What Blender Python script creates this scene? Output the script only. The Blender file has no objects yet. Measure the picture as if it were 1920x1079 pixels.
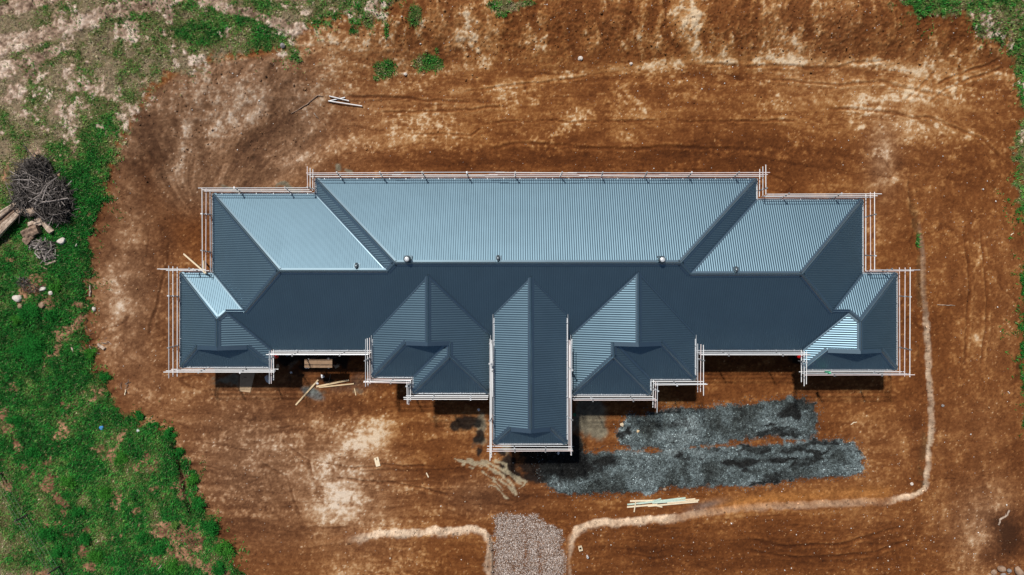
import bpy, bmesh, math, random
import numpy as np
from mathutils import Vector

# ------------------------------------------------------------------ camera, sky, sun, exposure
scene = bpy.context.scene
C = scene.collection
CAMZ = 41.3          # drone height above the building pad
F = 1280.0           # focal length in pixels of the 1920 px wide photograph (24 mm lens)
HE = 2.9             # height of the main eave
cam = bpy.data.cameras.new('camera'); cam.lens = 24.0; cam.sensor_width = 36.0
cam.clip_start = 0.5; cam.clip_end = 3000
co = bpy.data.objects.new('camera', cam); C.objects.link(co); co.location = (0, 0, CAMZ)
scene.camera = co

SUN = Vector((-0.275, 0.54, 1.0)).normalized()          # direction towards the sun
elev = math.asin(SUN.z); azim = math.atan2(SUN.x, SUN.y)
w = bpy.data.worlds.new('World'); scene.world = w; w.use_nodes = True
nt = w.node_tree
sky = nt.nodes.new('ShaderNodeTexSky'); sky.sky_type = 'NISHITA'; sky.sun_disc = False
sky.sun_elevation = elev; sky.sun_rotation = azim; sky.air_density = 1.0; sky.dust_density = 1.2; sky.ozone_density = 1.0
bg = nt.nodes['Background']; bg.inputs[1].default_value = 0.05
nt.links.new(sky.outputs[0], bg.inputs[0])
sl = bpy.data.lights.new('sun', 'SUN'); sl.energy = 4.3; sl.angle = math.radians(2.2); sl.color = (1.0, 0.955, 0.89)
so = bpy.data.objects.new('sun', sl); C.objects.link(so); so.location = SUN * 120
so.rotation_euler = (-SUN).to_track_quat('-Z', 'Y').to_euler()
scene.view_settings.view_transform = 'Standard'; scene.view_settings.look = 'None'
scene.view_settings.exposure = 0.0; scene.view_settings.gamma = 1.0

rng = np.random.default_rng(7)
random.seed(7)

# ------------------------------------------------------------------ helpers
def P(u, v, z=0.0):
    """photograph pixel at height z -> point in metres"""
    k = (CAMZ - z) / F
    return Vector(((u - 960) * k, -(v - 540) * k, z))

def lin(c):
    c = np.asarray(c, float) / 255.0
    return np.where(c <= 0.04045, c / 12.92, ((c + 0.055) / 1.055) ** 2.4)

def tag(o, label=None, cat=None, group=None, kind=None):
    if label: o['label'] = label
    if cat: o['category'] = cat
    if group: o['group'] = group
    if kind: o['kind'] = kind
    return o

def empty(name, loc, label=None, cat=None, group=None, parent=None):
    o = bpy.data.objects.new(name, None); C.objects.link(o); o.location = loc
    o.empty_display_size = 0.2
    if parent is not None:
        o.parent = parent
    return tag(o, label, cat, group)

class MB:
    """collects vertices and faces of one mesh"""
    def __init__(s): s.v = []; s.f = []
    def add(s, vs, fs):
        b = len(s.v); s.v += [tuple(p) for p in vs]; s.f += [tuple(b + i for i in f) for f in fs]
    def box(s, c, size, rot=None):
        hx, hy, hz = size[0] / 2, size[1] / 2, size[2] / 2
        vs = [Vector((x, y, z)) for z in (-hz, hz) for y in (-hy, hy) for x in (-hx, hx)]
        if rot is not None: vs = [rot @ p for p in vs]
        s.add([p + Vector(c) for p in vs], [(0, 2, 3, 1), (4, 5, 7, 6), (0, 1, 5, 4), (2, 6, 7, 3), (0, 4, 6, 2), (1, 3, 7, 5)])
    def bar(s, a, b, wd, ht, up=Vector((0, 0, 1))):
        a = Vector(a); b = Vector(b); d = (b - a).normalized()
        x = d.cross(up)
        if x.length < 1e-4: x = d.cross(Vector((0, 1, 0)))
        x.normalize(); y = x.cross(d)
        q = [(-1, -1), (1, -1), (1, 1), (-1, 1)]
        s.add([p + x * i * wd / 2 + y * j * ht / 2 for p in (a, b) for i, j in q],
              [(0, 1, 2, 3), (7, 6, 5, 4), (0, 4, 5, 1), (1, 5, 6, 2), (2, 6, 7, 3), (3, 7, 4, 0)])
    def tube(s, pts, radii, n=8, jag=0.0, cap=True):
        pts = [Vector(p) for p in pts]
        rings = []; b = len(s.v)
        for i, p in enumerate(pts):
            d = (pts[min(i + 1, len(pts) - 1)] - pts[max(i - 1, 0)]).normalized()
            x = d.cross(Vector((0, 0, 1)))
            if x.length < 1e-3: x = d.cross(Vector((0, 1, 0)))
            x.normalize(); y = x.cross(d)
            for k in range(n):
                a = 2 * math.pi * k / n
                r = radii[i] * (1 + (random.uniform(-jag, jag) if jag else 0))
                s.v.append(tuple(p + (x * math.cos(a) + y * math.sin(a)) * r))
        for i in range(len(pts) - 1):
            for k in range(n):
                k2 = (k + 1) % n
                s.f.append((b + i * n + k, b + i * n + k2, b + (i + 1) * n + k2, b + (i + 1) * n + k))
        if cap:
            s.f.append(tuple(b + k for k in range(n))[::-1])
            s.f.append(tuple(b + (len(pts) - 1) * n + k for k in range(n)))
    def mesh(s, name, mat, smooth=False):
        me = bpy.data.meshes.new(name); me.from_pydata(s.v, [], s.f)
        if mat is not None: me.materials.append(mat)
        if smooth: me.polygons.foreach_set('use_smooth', [True] * len(me.polygons))
        me.update(); return me
    def build(s, name, mat, parent=None, smooth=False, origin=None):
        if origin is not None:
            o3 = Vector(origin); s.v = [tuple(Vector(p) - o3) for p in s.v]
        o = bpy.data.objects.new(name, s.mesh(name, mat, smooth)); C.objects.link(o)
        if origin is not None: o.location = origin
        if parent is not None: o.parent = parent
        return o

def fast_mesh(name, verts, faces, mat, col=None, dom='POINT', smooth=False):
    """numpy arrays -> mesh; faces is (n,3) or (n,4)"""
    me = bpy.data.meshes.new(name)
    nv, nf, k = len(verts), len(faces), faces.shape[1]
    me.vertices.add(nv); me.vertices.foreach_set('co', verts.astype(np.float32).ravel())
    me.loops.add(nf * k); me.loops.foreach_set('vertex_index', faces.astype(np.int32).ravel())
    me.polygons.add(nf)
    me.polygons.foreach_set('loop_start', np.arange(0, nf * k, k, dtype=np.int32))
    if smooth: me.polygons.foreach_set('use_smooth', np.ones(nf, dtype=bool))
    me.update(calc_edges=True)
    if col is not None:
        a = me.attributes.new('tint', 'FLOAT_COLOR', dom)
        c4 = np.ones((len(col), 4), np.float32); c4[:, :3] = col
        a.data.foreach_set('color', c4.ravel())
    me.materials.append(mat)
    o = bpy.data.objects.new(name, me); C.objects.link(o)
    return o

# ------------------------------------------------------------------ noise on arrays
TAB = rng.random((512, 512)).astype(np.float32)
def vnoise(x, y, seed=0):
    x = x + seed * 37.3; y = y + seed * 91.7
    xi = np.floor(x); yi = np.floor(y)
    fx = (x - xi).astype(np.float32); fy = (y - yi).astype(np.float32)
    xi = xi.astype(np.int64) & 511; yi = yi.astype(np.int64) & 511
    x1 = (xi + 1) & 511; y1 = (yi + 1) & 511
    fx = fx * fx * (3 - 2 * fx); fy = fy * fy * (3 - 2 * fy)
    a = TAB[yi, xi]; b = TAB[yi, x1]; c = TAB[y1, xi]; d = TAB[y1, x1]
    return (a + (b - a) * fx) * (1 - fy) + (c + (d - c) * fx) * fy
def fbm(x, y, seed=0, octv=4, gain=0.5):
    s = np.zeros_like(x, dtype=np.float32); amp = 1.0; tot = 0; f = 1.0
    for o in range(octv):
        s += amp * vnoise(x * f, y * f, seed + o * 3); tot += amp; amp *= gain; f *= 2.03
    return s / tot
def ss(a, b, x):
    t = np.clip((x - a) / (b - a), 0, 1); return t * t * (3 - 2 * t)
def seg_dist(U, V, pts, closed=False):
    d = np.full(U.shape, 1e9, np.float32); par = np.zeros(U.shape, np.float32)
    n = len(pts)
    for i in range(n if closed else n - 1):
        (x0, y0), (x1, y1) = pts[i], pts[(i + 1) % n]
        dx, dy = x1 - x0, y1 - y0; L = dx * dx + dy * dy + 1e-9
        t = np.clip(((U - x0) * dx + (V - y0) * dy) / L, 0, 1)
        q = np.hypot(U - x0 - t * dx, V - y0 - t * dy)
        m = q < d
        d = np.where(m, q, d)
        par = np.where(m, (i + t) / max(1, (n if closed else n - 1)), par)
    return d, par
def sdf(U, V, pts):
    """positive inside"""
    d, _ = seg_dist(U, V, pts, True)
    ins = np.zeros(U.shape, bool); n = len(pts)
    for i in range(n):
        (x0, y0), (x1, y1) = pts[i], pts[(i + 1) % n]
        if y0 == y1: continue
        c = ((y0 > V) != (y1 > V)) & (U < (x1 - x0) * (V - y0) / (y1 - y0) + x0)
        ins ^= c
    return np.where(ins, d, -d)
def blob(U, V, u, v, ru, rv, ang=0.0):
    a = math.radians(ang); c, s = math.cos(a), math.sin(a)
    x = (U - u) * c + (V - v) * s; y = -(U - u) * s + (V - v) * c
    return np.exp(-((x / ru) ** 2 + (y / rv) ** 2))

# ------------------------------------------------------------------ materials
MATS = {}
def mat(name, color, rough=0.6, metal=0.0, spec=0.4, var=0.0, scale=8.0, bump=0.0, color2=None, stretch=None, attr=False, coat=0.0):
    m = bpy.data.materials.new(name); m.use_nodes = True
    n = m.node_tree.nodes; l = m.node_tree.links; b = n['Principled BSDF']
    b.inputs['Roughness'].default_value = rough; b.inputs['Metallic'].default_value = metal
    b.inputs['Specular IOR Level'].default_value = spec
    b.inputs['Coat Weight'].default_value = coat
    tc = n.new('ShaderNodeTexCoord'); src = tc.outputs['Object']
    if stretch:
        mp = n.new('ShaderNodeMapping'); mp.inputs['Scale'].default_value = stretch
        l.new(src, mp.inputs['Vector']); src = mp.outputs['Vector']
    nz = n.new('ShaderNodeTexNoise'); nz.inputs['Scale'].default_value = scale; nz.inputs['Detail'].default_value = 6
    nz.inputs['Roughness'].default_value = 0.65
    l.new(src, nz.inputs['Vector'])
    if attr:
        at = n.new('ShaderNodeAttribute'); at.attribute_name = 'tint'; base = at.outputs['Color']
        mr = n.new('ShaderNodeMapRange'); mr.inputs[1].default_value = 0.25; mr.inputs[2].default_value = 0.75
        mr.inputs[3].default_value = 1 - var; mr.inputs[4].default_value = 1 + var
        l.new(nz.outputs[0], mr.inputs[0])
        mx = n.new('ShaderNodeVectorMath'); mx.operation = 'SCALE'
        l.new(base, mx.inputs[0]); l.new(mr.outputs[0], mx.inputs['Scale'])
        l.new(mx.outputs[0], b.inputs['Base Color'])
    else:
        cr = n.new('ShaderNodeValToRGB')
        c2 = color2 if color2 is not None else tuple(min(1, c * (1 + var)) for c in color)
        c1 = color if color2 is not None else tuple(c * (1 - var) for c in color)
        cr.color_ramp.elements[0].position = 0.3; cr.color_ramp.elements[0].color = (*c1, 1)
        cr.color_ramp.elements[1].position = 0.7; cr.color_ramp.elements[1].color = (*c2, 1)
        l.new(nz.outputs[0], cr.inputs[0]); l.new(cr.outputs[0], b.inputs['Base Color'])
    if bump:
        bp = n.new('ShaderNodeBump'); bp.inputs['Strength'].default_value = bump; bp.inputs['Distance'].default_value = 0.02
        l.new(nz.outputs[0], bp.inputs['Height']); l.new(bp.outputs[0], b.inputs['Normal'])
    MATS[name] = m
    return m

M_ground = mat('soil_and_turf', (0, 0, 0), rough=0.95, spec=0.15, var=0.34, scale=16.0, bump=0.5, attr=True)
M_grass = mat('grass_blades', (0, 0, 0), rough=0.7, spec=0.2, var=0.25, scale=3.0, attr=True)
M_stone = mat('loose_stone', (0, 0, 0), rough=0.85, spec=0.25, var=0.2, scale=25.0, attr=True)
M_roof = mat('slate_blue_steel', (0.158, 0.246, 0.304), rough=0.48, metal=0.96, spec=0.5, var=0.05, scale=0.9)
M_cap = mat('slate_blue_capping', (0.24, 0.34, 0.40), rough=0.31, metal=0.95, spec=0.5, var=0.05, scale=1.3)
M_gut = mat('zinc_gutter', (0.60, 0.63, 0.66), rough=0.38, metal=0.25, spec=0.5, var=0.08, scale=4)
M_fascia = mat('dark_fascia', (0.05, 0.06, 0.07), rough=0.5, var=0.1)
M_soffit = mat('soffit_board', (0.5, 0.5, 0.48), rough=0.8, var=0.05)
M_wall = mat('brick_wall', (0.25, 0.17, 0.12), rough=0.9, var=0.25, scale=14, bump=0.3)
M_gable = mat('gable_cladding', (0.05, 0.07, 0.085), rough=0.6, var=0.1)
M_glass = mat('window_glass', (0.02, 0.03, 0.035), rough=0.08, spec=0.8, var=0.1)
M_railw = mat('white_rail', (0.80, 0.79, 0.78), rough=0.45, spec=0.5, var=0.07, scale=3)
M_railp = mat('pinkish_rail', (0.72, 0.62, 0.60), rough=0.5, spec=0.4, var=0.10, scale=3)
M_railg = mat('galvanised_rail', (0.60, 0.62, 0.64), rough=0.4, metal=0.3, var=0.10, scale=3)
M_post = mat('galvanised_post', (0.24, 0.245, 0.25), rough=0.5, metal=0.5, var=0.2, scale=6)
M_pine = mat('fresh_pine', (0.55, 0.40, 0.22), rough=0.75, color2=(0.72, 0.56, 0.36), scale=10, stretch=(1, 1, 1))
M_pinew = mat('pale_pine', (0.66, 0.52, 0.34), rough=0.75, color2=(0.80, 0.70, 0.52), scale=10)
M_treat = mat('treated_pine', (0.36, 0.52, 0.46), rough=0.75, color2=(0.58, 0.66, 0.56), scale=9)
M_ply = mat('plywood', (0.22, 0.135, 0.08), rough=0.8, color2=(0.32, 0.205, 0.125), scale=6, bump=0.1)
M_logw = mat('weathered_wood', (0.16, 0.10, 0.065), rough=0.9, color2=(0.62, 0.50, 0.40), scale=5, bump=0.6)
M_logd = mat('dead_wood', (0.10, 0.06, 0.04), rough=0.9, color2=(0.36, 0.25, 0.18), scale=7, bump=0.5)
M_twig = mat('grey_twig', (0.035, 0.025, 0.022), rough=0.95, color2=(0.17, 0.13, 0.115), scale=3)
M_twigt = mat('twig_bark', (0, 0, 0), rough=0.95, spec=0.1, var=0.25, scale=12, attr=True)
M_rock = mat('tan_rock', (0.20, 0.12, 0.075), rough=0.9, color2=(0.42, 0.29, 0.20), scale=5, bump=0.5)
M_rockw = mat('pale_rock', (0.45, 0.38, 0.32), rough=0.9, color2=(0.78, 0.72, 0.66), scale=6, bump=0.4)
M_rockg = mat('grey_rock', (0.16, 0.15, 0.145), rough=0.9, color2=(0.34, 0.32, 0.31), scale=6, bump=0.4)
M_white = mat('white_plastic', (0.80, 0.80, 0.80), rough=0.4, var=0.04)
M_red = mat('red_plastic', (0.55, 0.015, 0.012), rough=0.4, var=0.1)
M_blue = mat('blue_plastic', (0.06, 0.25, 0.62), rough=0.4, var=0.1)
M_green = mat('green_plastic', (0.12, 0.52, 0.30), rough=0.5, var=0.1)
M_dark = mat('black_plastic', (0.012, 0.012, 0.013), rough=0.5, var=0.2)
M_turb = mat('turbine_metal', (0.16, 0.19, 0.21), rough=0.35, metal=0.7, var=0.1)
M_card = mat('cardboard', (0.42, 0.29, 0.17), rough=0.9, color2=(0.56, 0.40, 0.25), scale=5)
M_leaf = mat('weed_leaves', (0, 0, 0), rough=0.9, spec=0.08, var=0.3, scale=5, attr=True)

# ------------------------------------------------------------------ ground: layout fields in photograph pixels
STEP = 0.062
xs = np.arange(-31.5, 31.5 + STEP, STEP); ys = np.arange(-18.6, 18.6 + STEP, STEP)
def grow(a, lim):
    out = []; d = 0.12; p = a
    while p < lim: p += d; out.append(p); d *= 1.28
    return np.array(out)
gx = grow(xs[-1], 900.0); gy = grow(ys[-1], 900.0)
X1 = np.concatenate([-gx[::-1], xs, gx]); Y1 = np.concatenate([-gy[::-1], ys, gy])
X, Y = np.meshgrid(X1, Y1)
X = X.astype(np.float32); Y = Y.astype(np.float32)

GRASS_L = [(560, 108), (530, 92), (480, 103), (400, 110), (340, 130), (290, 165), (255, 205), (232, 250), (212, 295), (204, 330), (198, 380),
           (184, 420), (175, 470), (170, 510), (162, 555), (158, 600), (162, 650), (180, 700), (203, 745), (240, 772), (290, 800),
           (330, 830), (352, 870), (366, 920), (386, 960), (412, 1000), (436, 1040), (452, 1085), (470, 1300), (470, 3000), (-4000, 3000),
           (-4000, -3000), (900, -3000), (800, -60), (742, 0), (700, 30), (640, 38), (585, 45), (545, 70)]
GRASS_R = [(1690, -3000), (1690, 0), (1712, 42), (1770, 38), (1822, 30), (1842, 68), (1890, 80), (1915, 150), (1906, 260), (1912, 380),
           (1930, 480), (1918, 560), (1908, 640), (1925, 800), (1990, 1000), (2100, 3000), (5000, 3000), (5000, -3000)]
PAD_L = [(560, 1030), (640, 1006), (700, 997), (800, 992), (885, 988), (910, 996), (923, 1016), (925, 1060), (924, 1400), (560, 1400)]
PAD_R = [(1058, 1400), (1058, 1045), (1064, 1010), (1078, 988), (1110, 976), (1200, 972), (1262, 966), (1330, 954), (1420, 945), (1560, 938), (1660, 934),
         (1715, 926), (1732, 915), (1736, 870), (1742, 820), (1739, 740), (1733, 640), (1730, 560), (1727, 480), (1718, 400), (1700, 330), (2200, 330), (2200, 1400)]
DRIVE = [(926, 1400), (926, 1030), (930, 1000), (938, 978), (975, 968), (1010, 972), (1035, 985), (1052, 1010), (1054, 1060), (1054, 1400)]
GRAV1 = [(1162, 832), (1164, 800), (1180, 782), (1230, 772), (1300, 763), (1400, 756), (1460, 747), (1505, 743), (1530, 757), (1535, 790), (1532, 815), (1512, 824), (1480, 822), (1462, 818), (1420, 822), (1340, 834), (1250, 842), (1190, 842)]
GRAV2 = [(1010, 880), (1020, 850), (1060, 838), (1100, 850), (1150, 846), (1190, 852), (1300, 842), (1400, 836), (1500, 829), (1560, 824), (1600, 832), (1613, 848), (1613, 884), (1590, 893), (1500, 900), (1420, 909), (1330, 914), (1250, 918), (1180, 926), (1110, 931), (1050, 926), (1015, 905)]

def terrain(U, V, x, y):
    z = np.zeros(U.shape, np.float32)
    nw = fbm(x * 0.25, y * 0.25, 3, 3) - 0.5
    gl = sdf(U, V, GRASS_L)
    # the curved cut bank at the upper left
    bowl = np.clip(blob(U, V, 330, 120, 330, 260) * 1.5, 0, 1)
    z += 1.25 * bowl * (1 - ss(-165, 12, -gl) * 0 - ss(0, 185, -gl)) * (gl < 0) + 1.25 * bowl * (gl >= 0)
    # low lip of the turf along the left side
    z += (1 - bowl) * 0.22 * ss(-14, 16, gl)
    # bank across the top
    z += 0.95 * ss(150, 10, V + 30 * nw) * ss(560, 760, U) * (1 - ss(1850, 1990, U) * 0.6)
    # raised pads at the bottom and right with a short steep bank towards the house
    pl = sdf(U, V, PAD_L); pr = sdf(U, V, PAD_R)
    wob = 5 * (fbm(x * 1.3, y * 1.3, 9, 3) - 0.5)
    wp1 = np.where(V > 1003, 3.0, 13.0)
    z += 0.34 * ss(-1, wp1, pl + wob * 0.4) * ss(590, 690, U)
    fade = np.clip(ss(330, 560, V), 0, 1)
    wp2 = np.where((V > 1000) & (U < 1075), 3.5, np.where(U > 1690, 8.0, 13.0))
    z += 0.34 * ss(-1, wp2, pr + wob * 0.4) * fade
    z += 0.10 * blob(U, V, 1735, 620, 5, 60)
    # loose gravel heaps
    g1 = sdf(U, V, GRAV1); g2 = sdf(U, V, GRAV2)
    z += 0.09 * ss(-4, 10, g1 + wob) + 0.08 * ss(-4, 10, g2 + wob)
    # mound with the broken stump, shrub mound, drain
    z += 0.35 * blob(U, V, 62, 560, 42, 40)
    dd, _ = seg_dist(U, V, [(330, 835), (342, 880), (352, 930), (362, 960)])
    z -= 0.5 * np.exp(-(dd / 4.5) ** 2)
    far = np.maximum(np.hypot(x, y * 1.4) - 45, 0)
    z += 0.9 * (fbm(x * 0.03, y * 0.03, 5, 3) - 0.5) * np.clip(far / 30, 0, 2)
    return z

U0 = 960 + X * F / CAMZ; V0 = 540 - Y * F / CAMZ
Z = terrain(U0, V0, X, Y)
U = 960 + X * F / (CAMZ - np.clip(Z, -1, 2)); V = 540 - Y * F / (CAMZ - np.clip(Z, -1, 2))
Z = terrain(U, V, X, Y)
U = 960 + X * F / (CAMZ - np.clip(Z, -1, 2)); V = 540 - Y * F / (CAMZ - np.clip(Z, -1, 2))

def ramp(t, stops):
    ps = [s[0] for s in stops]; cs = np.array([lin(s[1]) for s in stops])
    return np.stack([np.interp(t, ps, cs[:, k]) for k in range(3)], -1).astype(np.float32)

n_big = fbm(X * 0.16, Y * 0.16, 11, 4)
n_mid = fbm(X * 0.7, Y * 0.7, 21, 5, 0.58)
n_fin = fbm(X * 3.1, Y * 3.1, 31, 3, 0.65)
n_spk = vnoise(X * 11, Y * 11, 41)
n_gr = fbm(X * 6.3, Y * 6.3, 47, 2, 0.8)
warp = fbm(X * 0.4, Y * 0.4, 51, 3) - 0.5
wx = fbm(X * 1.1, Y * 1.1, 151, 4, 0.6) - 0.5; wy = fbm(X * 1.1, Y * 1.1, 171, 4, 0.6) - 0.5
UW = U + 34 * wx; VW = V + 34 * wy          # ragged outlines

# machine tracks run round the house: noise stretched along rings
a_, b_ = 700.0, 255.0
rx = (U - 1010) / a_; ry = (V - 520) / b_
rr = (rx ** 4 + ry ** 4) ** 0.25
th = np.arctan2(ry + 0.7 * rx, rx - 0.7 * ry)
ringd = (rr * 255 + 22 * warp + 5 * wx)
st1 = fbm(ringd * 0.085, th * 9, 61, 4, 0.55)
st2 = fbm(ringd * 0.34, th * 46, 71, 3, 0.6)
patch = fbm(ringd * 0.035, th * 13, 65, 4, 0.6)
track = 1 - np.abs(2 * vnoise(ringd * 0.045, th * 2.2, 81) - 1)           # ridged lines
track_l = ss(0.955, 0.998, track) * ss(.42, .6, vnoise(ringd * .02, th * 7, 83))
# vertical scrape marks on the top bank, and fan-shaped ones in the curved cut
vs_ = fbm(U * 0.075 + 5 * warp + 1.2 * wx, V * 0.018, 91, 4, 0.6)
ang = np.arctan2(V - 430, U - 375) + 0.25 * warp + .05 * wx; rad = np.hypot(V - 430, U - 375)
fan = fbm(ang * 13, rad * 0.013, 101, 4, 0.6)
# vertical wheel marks down the right side
vr_ = fbm(U * 0.10 + 3 * warp + wx, V * 0.02, 111, 4, 0.6)

gl = sdf(U, V, GRASS_L); gr = sdf(U, V, GRASS_R)
m_top = ss(135, 85, V + 40 * warp) * ss(640, 760, U)
m_bowl = ss(0, 12, -gl) * np.clip(blob(U, V, 400, 235, 175, 140) * 2.2, 0, 1)
m_right = ss(1640, 1720, U) * ss(300, 420, V)

t = 0.415 + 0.22 * (n_big - 0.5) + 0.20 * (n_mid - 0.5)
ringy = (1 - m_top) * (1 - m_bowl) * (1 - 0.5 * m_right)
t += (0.36 * (st1 - 0.5) + 0.22 * (st2 - 0.5)) * ringy
t += 0.50 * (vs_ - 0.5) * m_top + 0.62 * (fan - 0.5) * m_bowl + 0.22 * (vr_ - 0.5) * m_right
# dry crust: fine pale flecks in loose patches
pz = patch * ringy + (0.5 * vs_ + .5 * n_mid) * m_top + (.5 * fan + .5 * n_mid) * m_bowl * (1 - m_top) + (.5 * vr_ + .5 * n_mid) * .5 * m_right
crust = ss(.47, .62, pz + .35 * (n_mid - .5)) * (.35 + .65 * ss(330, 240, V) + .3 * ss(700, 800, V) * ss(1000, 800, U))
t += (0.24 * crust * ss(.44, .70, .55 * n_gr + .45 * n_fin + .10 * (st2 - .5)) + 0.05 * crust) * (1 - .65 * m_bowl)
t += 0.07 * ss(.62, .8, n_gr)
t -= 0.18 * track_l * (1 - m_top) * (1 - m_bowl)
LIGHT = [  # u, v, ru, rv, angle, amount
    (1250, 95, 420, 60, 0, .10), (1100, 215, 420, 40, 0, .10), (1640, 180, 190, 70, 8, .16), (1780, 160, 90, 60, 0, .14),
    (690, 815, 32, 36, 30, .58), (640, 945, 44, 40, 0, .54), (612, 890, 22, 44, 20, .42), (660, 860, 70, 90, 10, .12), (735, 790, 24, 26, 0, .28), (720, 985, 60, 20, 0, .25),
    (560, 880, 70, 70, 0, .12), (800, 1000, 70, 14, 0, .18), (870, 800, 40, 20, 0, .10), (640, 1075, 40, 25, 0, .30),
    (218, 600, 17, 60, 8, .32), (230, 470, 20, 60, 10, .18), (212, 520, 10, 25, 0, .22), (250, 640, 8, 40, 0, .18),
    (1655, 285, 14, 26, 10, .40), (1668, 325, 10, 24, 0, .36), (1612, 236, 12, 6, 0, .5), (1640, 350, 20, 14, 0, .22),
    (1825, 635, 8, 16, -25, .35), (1800, 600, 8, 10, 30, .25), (1640, 440, 20, 30, 0, .16), (390, 230, 26, 80, 18, .30), (345, 265, 12, 70, 12, .26), (450, 225, 40, 30, -40, .22),
    (880, 60, 50, 50, 0, .16), (930, 90, 30, 30, 0, .18), (1290, 20, 24, 50, 0, .22), (1310, 60, 18, 40, 0, .2), (620, 100, 50, 30, 20, .16),
    (1840, 1000, 55, 50, 0, .22), (1870, 960, 20, 20, 0, .18), (760, 260, 120, 30, 0, .10), (570, 300, 90, 22, -5, .16), (1100, 260, 120, 14, 0, .10), (780, 860, 40, 18, 0, .12)]
DARK = [(1000, 300, 620, 26, 0, .16), (1420, 300, 200, 40, 0, .08), (330, 430, 50, 90, 0, .05), (1380, 1035, 360, 40, 0, .15), (1718, 830, 14, 70, 0, .20),
        (1895, 1010, 30, 44, 20, .62), (1868, 985, 20, 26, 0, .30), (1850, 1045, 20, 20, 0, .2), (800, 890, 110, 34, 0, .12), (660, 760, 60, 24, 0, .10), (560, 790, 70, 50, 0, .05),
        (470, 975, 60, 50, 0, .10), (900, 960, 70, 26, 0, .10), (1800, 760, 90, 160, 0, .06), (1450, 965, 250, 10, -2, -.10), (1580, 780, 70, 40, 0, .04),
        (980, 940, 90, 26, 0, .10), (1500, 90, 90, 40, 0, .06), (860, 105, 60, 16, 0, .08), (520, 240, 50, 14, -35, .14), (1905, 860, 16, 60, 0, .12)]
for u, v, ru, rv, an, am in LIGHT: t += am * blob(UW, VW, u, v, ru, rv, an) * np.clip(-.35 + 1.2 * n_mid + 1.1 * n_fin + .4 * n_gr, 0, 2)
for u, v, ru, rv, an, am in DARK: t -= am * blob(U, V, u, v, ru, rv, an)
n_wht = rng.random(U.shape).astype(np.float32)
t += 0.16 * (n_fin - 0.5) + 0.15 * (n_spk - 0.5) + 0.13 * (n_gr - .5) + 0.10 * (n_wht - 0.5)
t += 0.28 * (n_wht > .994) - 0.20 * (n_wht < .006)
# pale scrape ridge along the foot of the top bank
dr, pr_ = seg_dist(U, V + 10 * warp, [(850, 172), (960, 160), (1060, 145), (1180, 128), (1300, 112), (1480, 115), (1640, 118), (1720, 138)])
t += 0.26 * np.exp(-(dr / 9) ** 2) * (0.3 + 1.4 * n_mid)
FUR = [([(1285, 118), (1400, 122), (1520, 128), (1600, 120), (1690, 116)], 2.2), ([(1545, 168), (1600, 160), (1660, 157), (1710, 168), (1765, 180), (1810, 198)], 2.6), ([(900, 232), (1010, 226), (1120, 228), (1270, 230)], 1.8),
       ([(890, 276), (980, 271), (1090, 276), (1200, 281), (1330, 276), (1440, 281)], 2.4), ([(1270, 232), (1400, 228), (1500, 226)], 1.8), ([(700, 213), (830, 208), (960, 200)], 1.8), ([(1740, 192), (1800, 160), (1890, 122)], 2.2), ([(1750, 165), (1810, 138), (1880, 108)], 2.0), ([(1690, 192), (1730, 160), (1760, 128)], 2.2),
       ([(1735, 120), (1750, 150), (1755, 185)], 3.5), ([(1800, 125), (1802, 160), (1798, 190)], 3.5), ([(1540, 205), (1640, 208), (1740, 222), (1840, 262), (1890, 310)], 2.2), ([(1440, 150), (1520, 156), (1590, 162)], 1.8), ([(1708, 335), (1712, 400), (1716, 450)], 3.2), ([(860, 172), (960, 162), (1060, 150), (1140, 136)], 1.8), ([(940, 62), (955, 100), (957, 118)], 2.0),
       ([(1140, 20), (1180, 26), (1195, 50), (1190, 80)], 3.0), ([(640, 180), (760, 186), (900, 192)], 2.0), ([(1390, 1010), (1480, 1028), (1600, 1018), (1700, 990)], 2.4), ([(1380, 1030), (1500, 1050), (1640, 1038), (1720, 1010)], 2.4), ([(640, 880), (720, 872), (820, 874)], 1.6), ([(640, 900), (740, 905), (850, 930)], 2.0), ([(520, 820), (580, 870), (600, 940)], 2.2), ([(480, 860), (540, 900), (566, 980)], 2.0),
       ([(1810, 420), (1816, 560), (1806, 700)], 2.4), ([(1840, 420), (1850, 560), (1842, 700)], 2.4), ([(280, 640), (300, 560), (318, 470)], 2.0), ([(760, 250), (880, 252), (900, 238)], 1.6)]
furr = np.zeros_like(U); lip = np.zeros_like(U)
for pts, wd in FUR:
    dd, pp_ = seg_dist(U + 12 * warp + 6 * wx, V + 12 * warp + 6 * wy, pts)
    en = ss(0, .12, pp_) * ss(1, .88, pp_) * ss(.32, .55, n_mid + .15)
    furr = np.maximum(furr, np.exp(-(dd / wd) ** 2) * en); lip = np.maximum(lip, np.exp(-((dd - 2.2 * wd) / wd) ** 2) * en)
t += (-0.20 * furr + 0.10 * lip) * np.clip(2.4 * n_fin - .5, .1, 1.4)
t = np.clip(t, 0, 1)
orange = ramp(t, [(0, (70, 36, 14)), (.25, (100, 56, 25)), (.45, (126, 76, 38)), (.62, (158, 107, 60)), (.8, (188, 143, 95)), (1, (220, 194, 160))])
greyb = ramp(t, [(0, (66, 46, 32)), (.25, (96, 66, 46)), (.45, (128, 94, 68)), (.62, (158, 122, 94)), (.8, (194, 166, 140)), (1, (226, 208, 190))])
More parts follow.
